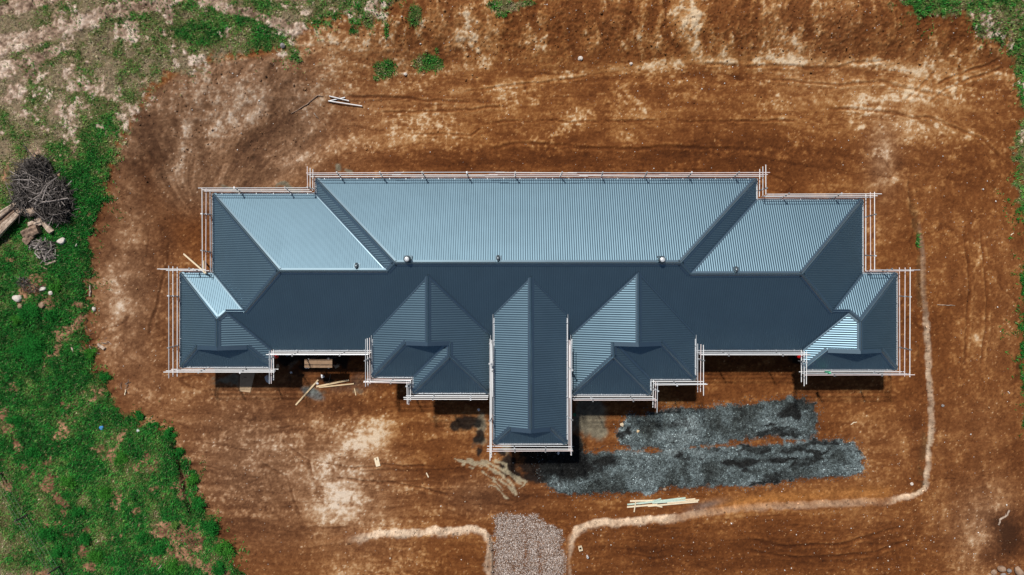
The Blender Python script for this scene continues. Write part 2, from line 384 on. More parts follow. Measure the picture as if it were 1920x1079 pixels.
gm = np.clip(1.1 * m_bowl * ss(0.2, 0.6, n_big + 0.25) + 0.85 * blob(U, V, 470, 870, 150, 170) + 0.8 * blob(U, V, 240, 560, 90, 200) + 0.6 * blob(U, V, 660, 900, 90, 120)
             + 0.55 * blob(U, V, 1655, 300, 30, 70) + 0.5 * blob(U, V, 1850, 980, 70, 80) + 0.5 * blob(U, V, 900, 930, 90, 40) + ss(0, 40, gl) + 0.35 * (n_big - .4), 0, 1)[..., None]
col = orange * (1 - gm) + greyb * gm

def over(mask, c, var=None):
    global col
    c = lin(c) if not isinstance(c, np.ndarray) else c
    if var is not None: c = c * var[..., None]
    m = np.clip(mask, 0, 1)[..., None]
    col = col * (1 - m) + c * m
vv = 0.70 + 0.6 * n_fin + 0.40 * (n_spk - 0.5) + .45 * (n_gr - .5) + .25 * (n_wht - .5)

# pale clay on the banks of the raised pads
pl = sdf(U, V, PAD_L); prr = sdf(U, V, PAD_R)
ew = 13 * (n_mid - 0.5) + 9 * (n_fin - .5)
cl1 = ss(-3, 1, pl + ew) * ss(17, 9, pl + ew * 1.5) * ss(640, 700, U) * ss(935, 900, U)
cl1 += 0.5 * ss(-2, 1, pl) * ss(6, 3, pl) * ss(985, 1000, V) * (U > 850)
over(cl1 * np.clip(1.7 * n_mid + .8 * n_fin - .25, 0, 1), (220, 196, 170), vv)
bw_ = np.where(U > 1680, 10.0, 16.0)
bott = ss(-3, 1, prr + ew * .7) * ss(bw_, bw_ * .5, prr + ew * 1.1)
wl = (ss(1062, 1076, U) * ss(1290, 1240, U) * 1.0 + 0.45 * ss(1240, 1300, U) * ss(1680, 1600, U) + ss(1650, 1690, U) * ss(560, 620, V) * 1.0 + 0.35 * ss(1650, 1690, U) * ss(400, 470, V) * ss(620, 560, V))
over(bott * np.clip(wl, 0, 1) * np.clip(1.5 * n_mid + .9 * n_fin - .2, 0, 1), (220, 194, 166), vv)
och, _ = seg_dist(U, V, [(1330, 950), (1420, 940), (1560, 928), (1660, 925)])
over(np.exp(-(och / 12) ** 2) * (0.2 + 0.9 * n_mid), (176, 118, 62), vv)
over(blob(U, V, 1325, 948, 32, 7, -14), (128, 104, 90), vv)
over(0.5 * ss(-2, 1, prr) * ss(5, 3, prr) * (U < 1075), (170, 124, 84), vv)
over(np.exp(-((prr + 6) / 7) ** 2) * ss(1680, 1720, U) * ss(330, 420, V) * (n_mid > .5) * 0.45, (70, 62, 40), vv)

# driveway
dv = sdf(U, V, DRIVE)
over(ss(-8, 8, dv + 34 * (n_mid - .5) + 24 * (n_fin - .5)), (138, 108, 88), 0.6 + 0.8 * n_spk)
over(ss(0, 8, dv) * (0.75 * blob(U, V, 1012, 1070, 6, 60) + 0.7 * blob(U, V, 985, 1040, 8, 60) + .5 * blob(U, V, 965, 1065, 12, 14)), (112, 68, 38), vv)

# dark crushed-rock beds, slurry stains, spilt black dust
spk = 0.25 + 1.0 * n_spk + .5 * n_wht
g1 = sdf(U, V, GRAV1); g2 = sdf(U, V, GRAV2)
e2 = 20 * (n_mid - .5) + 15 * (n_fin - .5) + 5 * (n_gr - .5)
grv = np.maximum(ss(-2, 3, g1 + e2), ss(-2, 3, g2 + e2))
gcol = ramp(np.clip(0.5 + 1.3 * (n_mid - .5) + 0.6 * (n_fin - .5), 0, 1), [(0, (40, 42, 40)), (.35, (74, 82, 82)), (.65, (104, 116, 118)), (1, (136, 148, 150))])
over(grv, gcol, spk)
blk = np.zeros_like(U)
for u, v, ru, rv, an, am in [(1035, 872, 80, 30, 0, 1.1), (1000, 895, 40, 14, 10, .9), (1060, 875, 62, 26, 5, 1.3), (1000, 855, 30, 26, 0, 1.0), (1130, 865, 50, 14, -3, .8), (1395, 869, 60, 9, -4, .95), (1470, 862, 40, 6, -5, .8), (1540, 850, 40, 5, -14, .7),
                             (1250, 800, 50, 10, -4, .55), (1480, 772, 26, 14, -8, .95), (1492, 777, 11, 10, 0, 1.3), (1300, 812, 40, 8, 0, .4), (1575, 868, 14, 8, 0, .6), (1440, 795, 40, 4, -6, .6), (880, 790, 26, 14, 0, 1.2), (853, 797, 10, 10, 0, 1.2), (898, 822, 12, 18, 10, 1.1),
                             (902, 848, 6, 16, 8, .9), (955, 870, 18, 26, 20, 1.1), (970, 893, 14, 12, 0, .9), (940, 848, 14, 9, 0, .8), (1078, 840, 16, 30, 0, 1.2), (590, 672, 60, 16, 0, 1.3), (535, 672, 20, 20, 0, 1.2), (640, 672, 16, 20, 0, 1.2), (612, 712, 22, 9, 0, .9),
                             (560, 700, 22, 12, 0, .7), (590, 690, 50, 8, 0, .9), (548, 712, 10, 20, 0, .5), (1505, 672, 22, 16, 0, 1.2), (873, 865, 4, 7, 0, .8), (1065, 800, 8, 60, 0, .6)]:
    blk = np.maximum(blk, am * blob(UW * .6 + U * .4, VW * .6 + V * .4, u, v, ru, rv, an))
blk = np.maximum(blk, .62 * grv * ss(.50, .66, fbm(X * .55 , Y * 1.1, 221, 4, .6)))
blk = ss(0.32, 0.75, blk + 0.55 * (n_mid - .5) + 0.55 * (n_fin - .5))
slurry = np.zeros_like(U)
for u, v, ru, rv, an, am in [(1104, 782, 34, 42, 0, 1.25), (1122, 805, 22, 28, 0, 1.1), (1085, 830, 12, 20, 0, .7), (905, 795, 16, 26, 0, .9), (900, 830, 16, 14, 0, .7), (950, 842, 20, 12, 0, .8), (1010, 850, 20, 14, 0, .7), (430, 712, 34, 10, 0, .8),
                             (545, 690, 10, 16, 0, .6), (630, 322, 12, 9, 0, .9), (652, 325, 12, 7, 0, .9), (435, 356, 22, 6, 0, .9), (540, 352, 22, 6, 0, .9), (590, 735, 22, 8, 10, .7), (670, 742, 8, 8, 0, .5)]:
    slurry = np.maximum(slurry, am * blob(UW, VW, u, v, ru, rv, an))
over(0.9 * ss(0.3, 0.75, slurry + 0.5 * (n_mid - .5)), (128, 122, 104), vv)
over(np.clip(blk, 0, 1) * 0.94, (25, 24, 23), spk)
over(0.6 * blob(U, V, 640, 715, 60, 18) * ss(.35, .6, n_mid), (74, 72, 68), spk)
over(0.75 * ss(0.4, .8, blob(U, V, 585, 738, 30, 12, 25) + 0.5 * (n_mid - .5)), (104, 112, 112), spk)
# curved pale slurry smears left by a shovel below the carport
sm = np.zeros_like(U)
for pts, wd in [([(935, 900), (955, 912), (962, 925)], 4.0), ([(945, 880), (965, 893), (982, 902)], 4.5), ([(853, 862), (880, 868), (905, 878)], 3.0), ([(880, 864), (910, 874), (940, 890), (962, 912), (968, 928)], 5.0), ([(905, 866), (935, 878), (960, 893), (975, 906)], 5.5),
                ([(914, 908), (930, 912), (944, 926), (950, 936)], 4.0), ([(914, 900), (928, 903), (945, 920)], 2.5), ([(925, 880), (945, 892), (960, 908)], 5.0), ([(870, 872), (900, 884), (930, 900)], 2.0), ([(930, 866), (950, 872), (952, 888)], 6.0), ([(965, 900), (985, 903), (975, 915)], 3.0)]:
    dd, _ = seg_dist(U + 5 * warp + 10 * wx, V + 10 * wy, pts)
    sm = np.maximum(sm, ss(wd * .95, wd * 0.45, dd + 7 * (n_fin - .42) + 4 * (n_mid - .5)))
over(0.85 * sm, (178, 164, 136), vv)

# turf
edge = 52 * (n_mid - .5) + 40 * (n_fin - .5)
edgeL = np.maximum(ss(-7, 8, gl + edge), ss(-6, 8, gr + edge))
bare = np.zeros_like(U)
for u, v, ru, rv, an, am in [(238, 62, 30, 22, 20, 1.1), (318, 28, 12, 34, 0, 1.0), (150, 165, 30, 12, -8, .9), (60, 130, 40, 30, -20, .95), (25, 175, 34, 22, 0, .9), (115, 208, 14, 14, 0, .9), (160, 203, 12, 8, 0, .8), (50, 215, 24, 10, 0, .7),
                             (95, 905, 11, 20, 20, 1.3), (113, 940, 17, 12, 20, 1.3), (120, 960, 8, 8, 0, 1.0), (30, 830, 9, 20, -25, 1.2), (10, 780, 14, 14, 0, 1.2), (44, 872, 12, 10, 0, 1.0), (60, 895, 10, 14, 0, .8), (125, 1005, 14, 9, 0, 1.1), (160, 995, 12, 6, -30, 1.0), (158, 1030, 6, 18, -10, 1.0), (168, 1065, 8, 16, 0, 1.0), (212, 1065, 10, 6, 0, 1.0),
                             (330, 1000, 40, 16, 15, 1.4), (365, 1015, 24, 20, 0, 1.4), (350, 1040, 34, 10, 30, 1.3), (400, 1065, 40, 14, 15, 1.3), (280, 850, 6, 6, 0, 1.0), (345, 905, 10, 40, -10, 1.0), (300, 915, 18, 6, 0, .8), (226, 940, 7, 14, 0, .9),
                             (120, 760, 18, 10, 0, .8), (60, 545, 28, 14, -20, 1.2), (90, 570, 20, 22, 0, .9), (15, 485, 18, 9, 0, .9), (145, 575, 16, 10, 0, 1.0), (145, 610, 16, 14, 0, .9), (155, 735, 14, 8, 0, .7), (205, 850, 10, 20, -25, .8), (640, 20, 30, 14, 0, .7), (700, 15, 30, 20, 0, .8), (560, 20, 60, 10, 25, .6), (1860, 62, 30, 12, 0, .7), (20, 730, 10, 14, 0, .6)]:
    bare = np.maximum(bare, am * blob(UW, VW, u, v, ru, rv, an))
# pale wheel tracks crossing the top-left corner
trk = np.zeros_like(U); trkd = np.zeros_like(U)
for pts, wd in [([(-200, 150), (0, 88), (110, 52), (200, 30), (290, 5), (400, -40)], 17), ([(-100, 55), (0, 20), (60, 5), (150, -25)], 13), ([(-100, 170), (40, 120), (100, 95)], 16), ([(360, -10), (420, 12), (470, 25), (530, 45), (580, 62)], 11)]:
    dd, _ = seg_dist(UW * .5 + U * .5 + 6 * warp, VW * .5 + V * .5 + 16 * warp, pts)
    trk = np.maximum(trk, np.exp(-(dd / wd) ** 2))
    trkd = np.maximum(trkd, np.exp(-((dd - wd * 1.15) / 2.5) ** 2) * (V > 20))
bare = np.maximum(bare, trk * (.75 + .8 * n_mid)); bare = np.maximum(bare, .56 * ss(.52, .68, fbm(X * .9, Y * .9, 191, 5, .65) + .04 * ss(420, 150, V) * ss(330, 200, U) - .02))
barem = ss(0.47, 0.80, bare + 0.7 * (n_mid - .5) + 0.9 * (n_fin - .5) + .35 * (n_gr - .5) + .10)
grass = edgeL * (1 - barem)
for u, v, ru, rv, am in [(945, 14, 34, 16, 1), (985, 8, 26, 8, .9), (940, 28, 16, 8, .9), (778, 32, 18, 30, .95), (800, 118, 36, 24, .9), (722, 132, 28, 24, .9), (690, 40, 20, 24, .7), (705, 148, 12, 8, .8), (820, 95, 8, 12, .8), (1670, 15, 16, 20, .6), (660, 60, 20, 10, .6), (725, 60, 6, 20, .8), (1720, 450, 4, 22, .9),
                          (1838, 60, 10, 16, .9), (1895, 100, 14, 10, .7), (600, 120, 24, 6, .6), (575, 112, 12, 4, .6)]:
    grass = np.maximum(grass, ss(.45, .75, am * blob(U, V, u, v, ru, rv) + 0.7 * (n_mid - .5) + .4 * (n_fin - .5)))
house_m = (U > 330) & (U < 1700) & (V > 320) & (V < 850)
grass = grass * ~house_m
n_tf = fbm(X * 0.9, Y * 0.9, 181, 5, 0.66)
lush = np.clip(0.20 + 0.72 * ss(280, 560, V + 160 * (n_big - .5)) + 0.8 * blob(U, V, 170, 360, 70, 110) + 0.34 * blob(U, V, 430, 60, 130, 50) + 0.4 * blob(U, V, 720, 100, 140, 90) + .35 * (U > 900) - 0.42 * ss(70, -40, U + (V - 960) * -0.62) * ss(820, 900, V)
               + 1.7 * (n_tf - .5) + 0.5 * (n_big - .5) + .55 * (n_fin - .5), 0, 1)
under = ramp(lush, [(0, (138, 122, 98)), (.35, (96, 94, 58)), (.7, (58, 88, 38)), (1, (26, 66, 24))])
pale = ramp(np.clip(0.52 + 1.2 * (n_mid - .5) + 1.2 * (n_fin - .5) + .6 * (n_gr - .5), 0, 1), [(0, (96, 74, 60)), (.5, (168, 142, 122)), (1, (212, 192, 176))])
reddirt = ramp(np.clip(0.5 + 1.2 * (n_mid - .5) + 1.1 * (n_fin - .5) + .5 * (n_gr - .5), 0, 1), [(0, (78, 50, 36)), (.5, (126, 90, 68)), (1, (176, 134, 104))])
wp = ss(330, 240, V)[..., None]
over(edgeL * barem, pale * wp + reddirt * (1 - wp), vv)
over(trkd * edgeL * 0.6, (72, 56, 46), vv)
over(grass * 0.92, under, vv)
fd, _ = seg_dist(U, V, [(-60, 770), (0, 868), (50, 958), (112, 1052), (170, 1140)])
over(np.exp(-(fd / 4.5) ** 2) * 0.6, (92, 78, 62), vv)
col = np.clip(col * 0.79, 0.004, 0.8)

# relief
Zf = Z.copy()
fine = ((np.abs(X) < 33) & (np.abs(Y) < 20))
bumpy = 0.30 + 0.9 * m_top + 0.9 * m_bowl + 0.9 * edgeL + 1.2 * ss(200, 60, V) + .6 * ss(20, 0, np.abs(gl)) + 1.2 * cl1 + bott
Zf += np.where(fine, bumpy * (0.050 * (n_mid - .5) + 0.060 * (n_fin - .5) + 0.045 * (n_spk - .5) + .014 * (n_wht - .5)), 0)
Zf += np.where(fine, -0.035 * track_l * (1 - m_top) * (1 - m_bowl) + 0.05 * (st1 - .5) + 0.03 * (st2 - .5), 0) * (1 - edgeL) * ss(0, 40, np.minimum.reduce([np.abs(gl), np.full_like(gl, 50)]))
Zf += 0.12 * (vs_ - .5) * m_top + 0.16 * (fan - .5) * m_bowl
Zf += grv * 0.05 * (n_spk - .5) + np.where(fine, -0.06 * furr + 0.035 * lip, 0)
H_, W_ = X.shape
idx = np.arange(H_ * W_).reshape(H_, W_)
faces = np.stack([idx[:-1, :-1], idx[:-1, 1:], idx[1:, 1:], idx[1:, :-1]], -1).reshape(-1, 4)
verts = np.stack([X, Y, Zf], -1).reshape(-1, 3)
ground = fast_mesh('ground', verts, faces, M_ground, col.reshape(-1, 3), smooth=True)
tag(ground, kind='structure')

ix0 = len(gx); iy0 = len(gy)
def at(x, y, field):
    i = np.clip(np.round((np.asarray(x) - xs[0]) / STEP).astype(int), 0, len(xs) - 1) + ix0
    j = np.clip(np.round((np.asarray(y) - ys[0]) / STEP).astype(int), 0, len(ys) - 1) + iy0
    return field[j, i]
def gz(x, y): return float(at(x, y, Zf))
def G(u, v, dz=0.0):
    """point on the ground under a photograph pixel"""
    p = P(u, v, 0)
    for _ in range(3): p = P(u, v, gz(p.x, p.y))
    return Vector((p.x, p.y, gz(p.x, p.y) + dz))

# ------------------------------------------------------------------ house
house = empty('house', (0, 0, 0), 'large new house with many slate blue corrugated steel hip roofs', 'house')
T = math.tan(math.radians(24.0))
S = (CAMZ - HE) / F
def E(u, v): p = P(u, v, HE); return p.x, p.y
xA0, yT = E(593, 337); xA1, yF = E(1418, 656.5)
xBL, yBL = E(400, 365); xBR, yBR = E(1617, 376)
xC0, yC1 = E(339, 513); xC1, yC0 = E(509, 688)
xK0, yK1 = E(1506, 514); xK1, yK0 = E(1681, 693)
FACES = {}; EAVES = {}
def face(name, pts, eave):
    """pts: list of (x, y, h above the eave level given); eave: horizontal direction of the eave"""
    FACES[name] = [Vector(p) for p in pts]; EAVES[name] = Vector(eave)
def z_(h): return HE + T * h
hA = (yT - yF) / 2; hBL = (yBL - yF) / 2; hBR = (yBR - yF) / 2
rA0 = Vector((xA0 + hA, yT - hA, z_(hA))); rA1 = Vector((xA1 - hA, yT - hA, z_(hA)))
rBL = Vector((xBL + hBL, yBL - hBL, z_(hBL))); jBL = Vector((xA0 + hBL, yBL - hBL, z_(hBL)))
rBR = Vector((xBR - hBR, yBR - hBR, z_(hBR))); jBR = Vector((xA1 - hBR, yBR - hBR, z_(hBR)))
hc = (yC1 - yF) / 2; wC = (xC1 - xC0) / 2
P1 = Vector((xBL + hc, yC1 - hc, z_(hc))); P2 = Vector((xC1 - hc, yC1 - hc, z_(hc))); P3 = Vector((xC0 + wC, yC1 - wC, z_(wC)))
hk = (yK1 - yF) / 2; wK = (xK1 - xK0) / 2
Q1 = Vector((xBR - hk, yK1 - hk, z_(hk))); Q2 = Vector((xK0 + hk, yK1 - hk, z_(hk))); Q3 = Vector((xK0 + wK, yK1 - wK, z_(wK)))
e = lambda x, y, z=HE: Vector((x, y, z))
AX, AY = (1, 0, 0), (0, 1, 0)
face('A_top', [e(xA0, yT), rA0, rA1, e(xA1, yT)], AX)
face('A_left', [e(xA0, yT), e(xA0, yBL), jBL, rA0], AY)
face('A_right', [e(xA1, yT), rA1, jBR, e(xA1, yBR)], AY)
face('BL_top', [e(xBL, yBL), rBL, jBL, e(xA0, yBL)], AX)
face('BR_top', [e(xA1, yBR), jBR, rBR, e(xBR, yBR)], AX)
face('BL_left', [e(xBL, yBL), e(xBL, yC1), P1, rBL], AY)
face('BR_right', [e(xBR, yBR), rBR, Q1, e(xBR, yK1)], AY)
face('front', [P2, e(xC1, yF), e(xK0, yF), Q2, Q1, rBR, jBR, rA1, rA0, jBL, rBL, P1], AX)
gC = 39 * S; gK = 38 * S
face('C_top', [e(xC0, yC1), P3, P2, P1, e(xBL, yC1)], AX)
face('C_left', [e(xC0, yC1), e(xC0, yC0), e(xC0 + gC, yC0 + gC, z_(gC)), e(P3.x, yC0 + gC, z_(gC)), e(P3.x, yC0 + gC, P3.z), P3], AY)
face('K_top', [e(xBR, yK1), Q1, Q2, Q3, e(xK1, yK1)], AX)
# gable-ended (Dutch gable) corners: slopes are cut at the small gable
FACES['C_left'] = [e(xC0, yC1), e(xC0, yC0), e(xC0 + gC, yC0 + gC, z_(gC)), e(P3.x, yC0 + gC, P3.z), P3]
face('C_right', [P2, P3, e(P3.x, yC0 + gC, P3.z), e(xC1 - gC, yC0 + gC, z_(gC)), e(xC1, yC0), e(xC1, yF)], AY)
face('C_front', [e(xC0, yC0), e(xC1, yC0), e(xC1 - gC, yC0 + gC, z_(gC)), e(xC0 + gC, yC0 + gC, z_(gC))], AX)
face('K_right', [e(xK1, yK1), Q3, e(Q3.x, yK0 + gK, Q3.z), e(xK1 - gK, yK0 + gK, z_(gK)), e(xK1, yK0)], AY)
face('K_left', [Q2, e(xK0, yF), e(xK0, yK0), e(xK0 + gK, yK0 + gK, z_(gK)), e(Q3.x, yK0 + gK, Q3.z), Q3], AY)
face('K_front', [e(xK0, yK0), e(xK1, yK0), e(xK1 - gK, yK0 + gK, z_(gK)), e(xK0 + gK, yK0 + gK, z_(gK))], AX)
GABLES = [[e(xC0 + gC, yC0 + gC, z_(gC)), e(xC1 - gC, yC0 + gC, z_(gC)), e(P3.x, yC0 + gC, P3.z)],
          [e(xK0 + gK, yK0 + gK, z_(gK)), e(xK1 - gK, yK0 + gK, z_(gK)), e(Q3.x, yK0 + gK, Q3.z)]]
EDGES = [('A_top', 'front', rA0, rA1), ('A_top', 'A_left', e(xA0, yT), rA0), ('A_top', 'A_right', e(xA1, yT), rA1), ('A_left', 'front', jBL, rA0), ('A_right', 'front', jBR, rA1),
         ('BL_top', 'front', rBL, jBL), ('BR_top', 'front', jBR, rBR), ('BL_top', 'BL_left', e(xBL, yBL), rBL), ('BR_top', 'BR_right', e(xBR, yBR), rBR),
         ('BL_left', 'front', P1, rBL), ('BR_right', 'front', Q1, rBR), ('C_top', 'front', P2, P1), ('K_top', 'front', Q1, Q2), ('C_top', 'C_right', P3, P2), ('K_top', 'K_left', Q2, Q3),
         ('C_top', 'C_left', e(xC0, yC1), P3), ('K_top', 'K_right', e(xK1, yK1), Q3), ('C_left', 'C_right', P3, GABLES[0][2]), ('K_left', 'K_right', Q3, GABLES[1][2]),
         ('C_left', 'C_front', e(xC0, yC0), GABLES[0][0]), ('C_right', 'C_front', e(xC1, yC0), GABLES[0][1]), ('K_left', 'K_front', e(xK0, yK0), GABLES[1][0]), ('K_right', 'K_front', e(xK1, yK0), GABLES[1][1])]
VALLEYS = [('BL_top', 'A_left', e(xA0, yBL), jBL), ('BR_top', 'A_right', e(xA1, yBR), jBR), ('C_top', 'BL_left', e(xBL, yC1), P1), ('K_top', 'BR_right', e(xBR, yK1), Q1),
           ('C_right', 'front', e(xC1, yF), P2), ('K_left', 'front', e(xK0, yF), Q2)]
GUT = [((xA0, yT), (xA1, yT), (0, 1), HE), ((xA0, yT), (xA0, yBL), (-1, 0), HE), ((xA1, yT), (xA1, yBR), (1, 0), HE), ((xBL, yBL), (xA0, yBL), (0, 1), HE), ((xA1, yBR), (xBR, yBR), (0, 1), HE),
       ((xBL, yBL), (xBL, yC1), (-1, 0), HE), ((xBR, yBR), (xBR, yK1), (1, 0), HE), ((xC0, yC1), (xBL, yC1), (0, 1), HE), ((xBR, yK1), (xK1, yK1), (0, 1), HE), ((xC0, yC1), (xC0, yC0), (-1, 0), HE), ((xK1, yK1), (xK1, yK0), (1, 0), HE),
       ((xC0, yC0), (xC1, yC0), (0, -1), HE), ((xK0, yK0), (xK1, yK0), (0, -1), HE), ((xC1, yF), (xC1, yC0), (1, 0), HE), ((xK0, yF), (xK0, yK0), (-1, 0), HE)]
# front wings, their eaves stand above the main eave
def wing(n, L, R, zw, bot, step=None, g=None):
    """hip roof running down the picture from the front slope; step=(x, y, side): one half stops short"""
    x0 = P(L, 0, zw).x; x1 = P(R, 0, zw).x; yb = P(0, bot, zw).y
    y0 = yF + (zw - HE) / T
    hw = (x1 - x0) / 2; xm = (x0 + x1) / 2; zr = zw + T * hw; ya = y0 + hw
    q = lambda x, y, h=0.0: Vector((x, y, zw + T * h))
    ap = q(xm, ya, hw)
    if step is None:
        gy_ = P(0, g, zw).y; gd = gy_ - yb
        gl_, gr_, gp = q(x0 + gd, gy_, gd), q(x1 - gd, gy_, gd), q(xm, gy_, hw)
        face(n + '_left', [q(x0, y0), q(x0, yb), gl_, gp, ap], AY)
        face(n + '_right', [q(x1, y0), ap, gp, gr_, q(x1, yb)], AY)
        face(n + '_front', [q(x0, yb), q(x1, yb), gr_, gl_], AX)
        GABLES.append([gl_, gr_, gp])
        EDGES.extend([(n + '_left', n + '_right', ap, gp), (n + '_left', n + '_front', q(x0, yb), gl_), (n + '_right', n + '_front', q(x1, yb), gr_)])
        GUT.extend([((x0, y0), (x0, yb), (-1, 0), zw), ((x1, y0), (x1, yb), (1, 0), zw), ((x0, yb), (x1, yb), (0, -1), zw)])
    else:
        su, sv, side = step
        xs_ = P(su, 0, zw).x; ysv = P(0, sv, zw).y; gy_ = P(0, g, zw).y
        if side > 0:      # the full-length half is on the right
            o0, o1 = x0, x1; sg = 1
        else:
            o0, o1 = x1, x0; sg = -1
        gd = gy_ - ysv                      # height of the short slope where it meets the gable
        h2 = abs(o1 - xs_) / 2; xr = (o1 + xs_) / 2
        gp = q(xm, gy_, hw); ga = q(o0 + sg * gd, gy_, gd); gb = q(xs_ + sg * gd, gy_, gd); gc = q(xr, gy_, h2); hp = q(xr, yb + h2, h2)
        a, b = (n + '_left', n + '_right') if side > 0 else (n + '_right', n + '_left')
        face(a, [q(o0, y0), q(o0, ysv), ga, gp, ap], AY)
        face(b, [q(o1, y0), ap, gp, gc, hp, q(o1, yb)], AY)
        face(n + '_front', [q(o0, ysv), q(xs_, ysv), gb, ga], AX)
        face(n + '_return', [q(xs_, ysv), q(xs_, yb), hp, gc, gb], AY)
        face(n + '_end', [q(xs_, yb), q(o1, yb), hp], AX)
        GABLES.append([ga, gb, gc, gp])
        EDGES.extend([(a, b, ap, gp), (a, n + '_front', q(o0, ysv), ga), (b, n + '_return', gc, hp), (b, n + '_end', q(o1, yb), hp), (n + '_return', n + '_end', q(xs_, yb), hp)])
        VALLEYS.append((n + '_front', n + '_return', q(xs_, ysv), gb))
        GUT.extend([((o0, y0), (o0, ysv), (-sg, 0), zw), ((o1, y0), (o1, yb), (sg, 0), zw), ((o0, ysv), (xs_, ysv), (0, -1), zw), ((xs_, ysv), (xs_, yb), (-sg, 0), zw), ((xs_, yb), (o1, yb), (0, -1), zw)])
    VALLEYS.append((n + '_left', 'front', q(x0, y0), ap)); VALLEYS.append((n + '_right', 'front', q(x1, y0), ap))
ZD, ZE = HE + 0.40, HE + 0.93
wing('DL', 699, 917, ZD, 737, (775, 707, 1), 640)
wing('DR', 1073, 1303, ZD, 739.5, (1219, 711, -1), 641)
wing('E', 927, 1062, ZE, 832, None, 801)
GUT.append(((xC1, yF), (P(699, 0, HE).x, yF), (0, -1), HE)); GUT.append(((P(1303, 0, HE).x, yF), (xK0, yF), (0, -1), HE))

def clip(poly, axis, lo, hi):
    def half(pl, k, sgn):
        out = []
        for i in range(len(pl)):
            a, b = pl[i], pl[(i + 1) % len(pl)]
            da = sgn * (a[axis] - k); db = sgn * (b[axis] - k)
            if da >= 0: out.append(a)
            if (da > 0 and db < 0) or (da < 0 and db > 0):
                out.append(a + (b - a) * (da / (da - db)))
        return out
    p = half(poly, lo, 1)
    return half(p, hi, -1) if len(p) > 2 else []
def fnormal(pl):
    n = Vector((0, 0, 0))
    for i in range(len(pl)): n += pl[i].cross(pl[(i + 1) % len(pl)])
    n.normalize()
    return n if n.z >= 0 else -n
NORM = {k: fnormal(v) for k, v in FACES.items()}
PITCH = 0.125; AMP = 0.0062
KNOTS = [(0.0, -1), (0.18, -0.55), (0.32, .55), (0.5, 1), (0.68, .55), (0.82, -0.55), (1.0, -1)]
for k, poly in FACES.items():
    ax = 0 if abs(EAVES[k].x) > 0.5 else 1
    n = NORM[k]; lo = min(p[ax] for p in poly); hi = max(p[ax] for p in poly)
    mb = MB(); i = math.floor(lo / PITCH)
    while i * PITCH < hi:
        for (a, ha), (b, hb) in zip(KNOTS, KNOTS[1:]):
            l0, l1 = (i + a) * PITCH, (i + b) * PITCH
            if l1 <= lo or l0 >= hi: continue
            c = clip(poly, ax, l0, l1)
            if len(c) < 3: continue
            vs = [p + n * AMP * (ha + (hb - ha) * (p[ax] - l0) / (l1 - l0)) for p in c]
            mb.add(vs, [tuple(range(len(vs)))])
        i += 1
    me = mb.mesh('roof_slope', M_roof)
    bm = bmesh.new(); bm.from_mesh(me)
    bmesh.ops.remove_doubles(bm, verts=bm.verts, dist=0.0004)
    for f in bm.faces:
        f.normal_update()
        if f.normal.z < 0: f.normal_flip()
        f.smooth = True
    bm.to_mesh(me); bm.free()
    o = bpy.data.objects.new('roof_slope', me); C.objects.link(o); o.parent = house
# under-sheet that closes each slope from below
mb = MB()
for k, poly in FACES.items():
    mb.add([p - NORM[k] * 0.09 for p in poly], [tuple(range(len(poly)))])
mb.build('roof_lining', M_fascia, house)

def cap(f1, f2, a, b, name='ridge_cap', wd=0.17, lift=0.022, roll=0.032, m=M_cap, valley=False):
    d = (b - a).normalized(); sides = []
    for f in (f1, f2):
        s = NORM[f].cross(d); cen = sum(FACES[f], Vector()) / len(FACES[f])
        if s.dot(cen - a) < 0: s = -s
        sides.append((s.normalized(), NORM[f]))
    (s1, n1), (s2, n2) = sides; nm = (n1 + n2).normalized()
    if valley:
        prof = [s1 * wd + n1 * 0.016, s1 * wd * 0.55 + n1 * 0.020, nm * 0.016, s2 * wd * 0.55 + n2 * 0.020, s2 * wd + n2 * 0.016]
    else:
        prof = [s1 * wd + n1 * (lift - 0.012), s1 * wd + n1 * lift, s1 * 0.062 + n1 * lift, s1 * 0.055 + nm * (lift + roll * 0.5), s1 * 0.040 + nm * (lift + roll * 1.0), s1 * 0.020 + nm * (lift + roll * 1.3), nm * (lift + roll * 1.42), s2 * 0.020 + nm * (lift + roll * 1.3), s2 * 0.040 + nm * (lift + roll * 1.0), s2 * 0.055 + nm * (lift + roll * 0.5), s2 * 0.062 + n2 * lift, s2 * wd + n2 * lift, s2 * wd + n2 * (lift - 0.012)]
    mb = MB(); np_ = len(prof)
    ln = (b - a).length; k = max(1, int(ln / 1.9))
    for j in range(k):
        p0 = a + (b - a) * (j / k); p1 = a + (b - a) * ((j + 1) / k) + (d * 0.06 if j < k - 1 else d * 0)
        off = nm * (0.003 * (j % 2))
        mb.add([p0 + q + off for q in prof] + [p1 + q + off for q in prof], [(i, i + 1, np_ + i + 1, np_ + i) for i in range(np_ - 1)])
    return mb.build(name, m, house)
for f1, f2, a, b in EDGES: cap(f1, f2, a.copy(), b.copy())
for f1, f2, a, b in VALLEYS: cap(f1, f2, a.copy(), b.copy(), name='valley_flashing', wd=0.085, valley=True)
for g in GABLES:
    yv = g[0].y; t3 = Vector((0, -0.06, 0))
    mb = MB(); n = len(g)
    mb.add([p + t3 for p in g] + [p - t3 for p in g], [tuple(range(n)), tuple(range(n, 2 * n))[::-1]] + [(i, (i + 1) % n, n + (i + 1) % n, n + i) for i in range(n)])
    gw = mb.build('gable_wall', M_gable, house)
    top = g[-1]
    ends = (g[0], g[-2] if n == 4 else g[1])
    for p in ends:
        mb = MB(); mb.bar(p + Vector((0, -0.05, 0.035)), top + Vector((0, -0.05, 0.035)), 0.24, 0.02); mb.build('barge_capping', M_cap, gw)
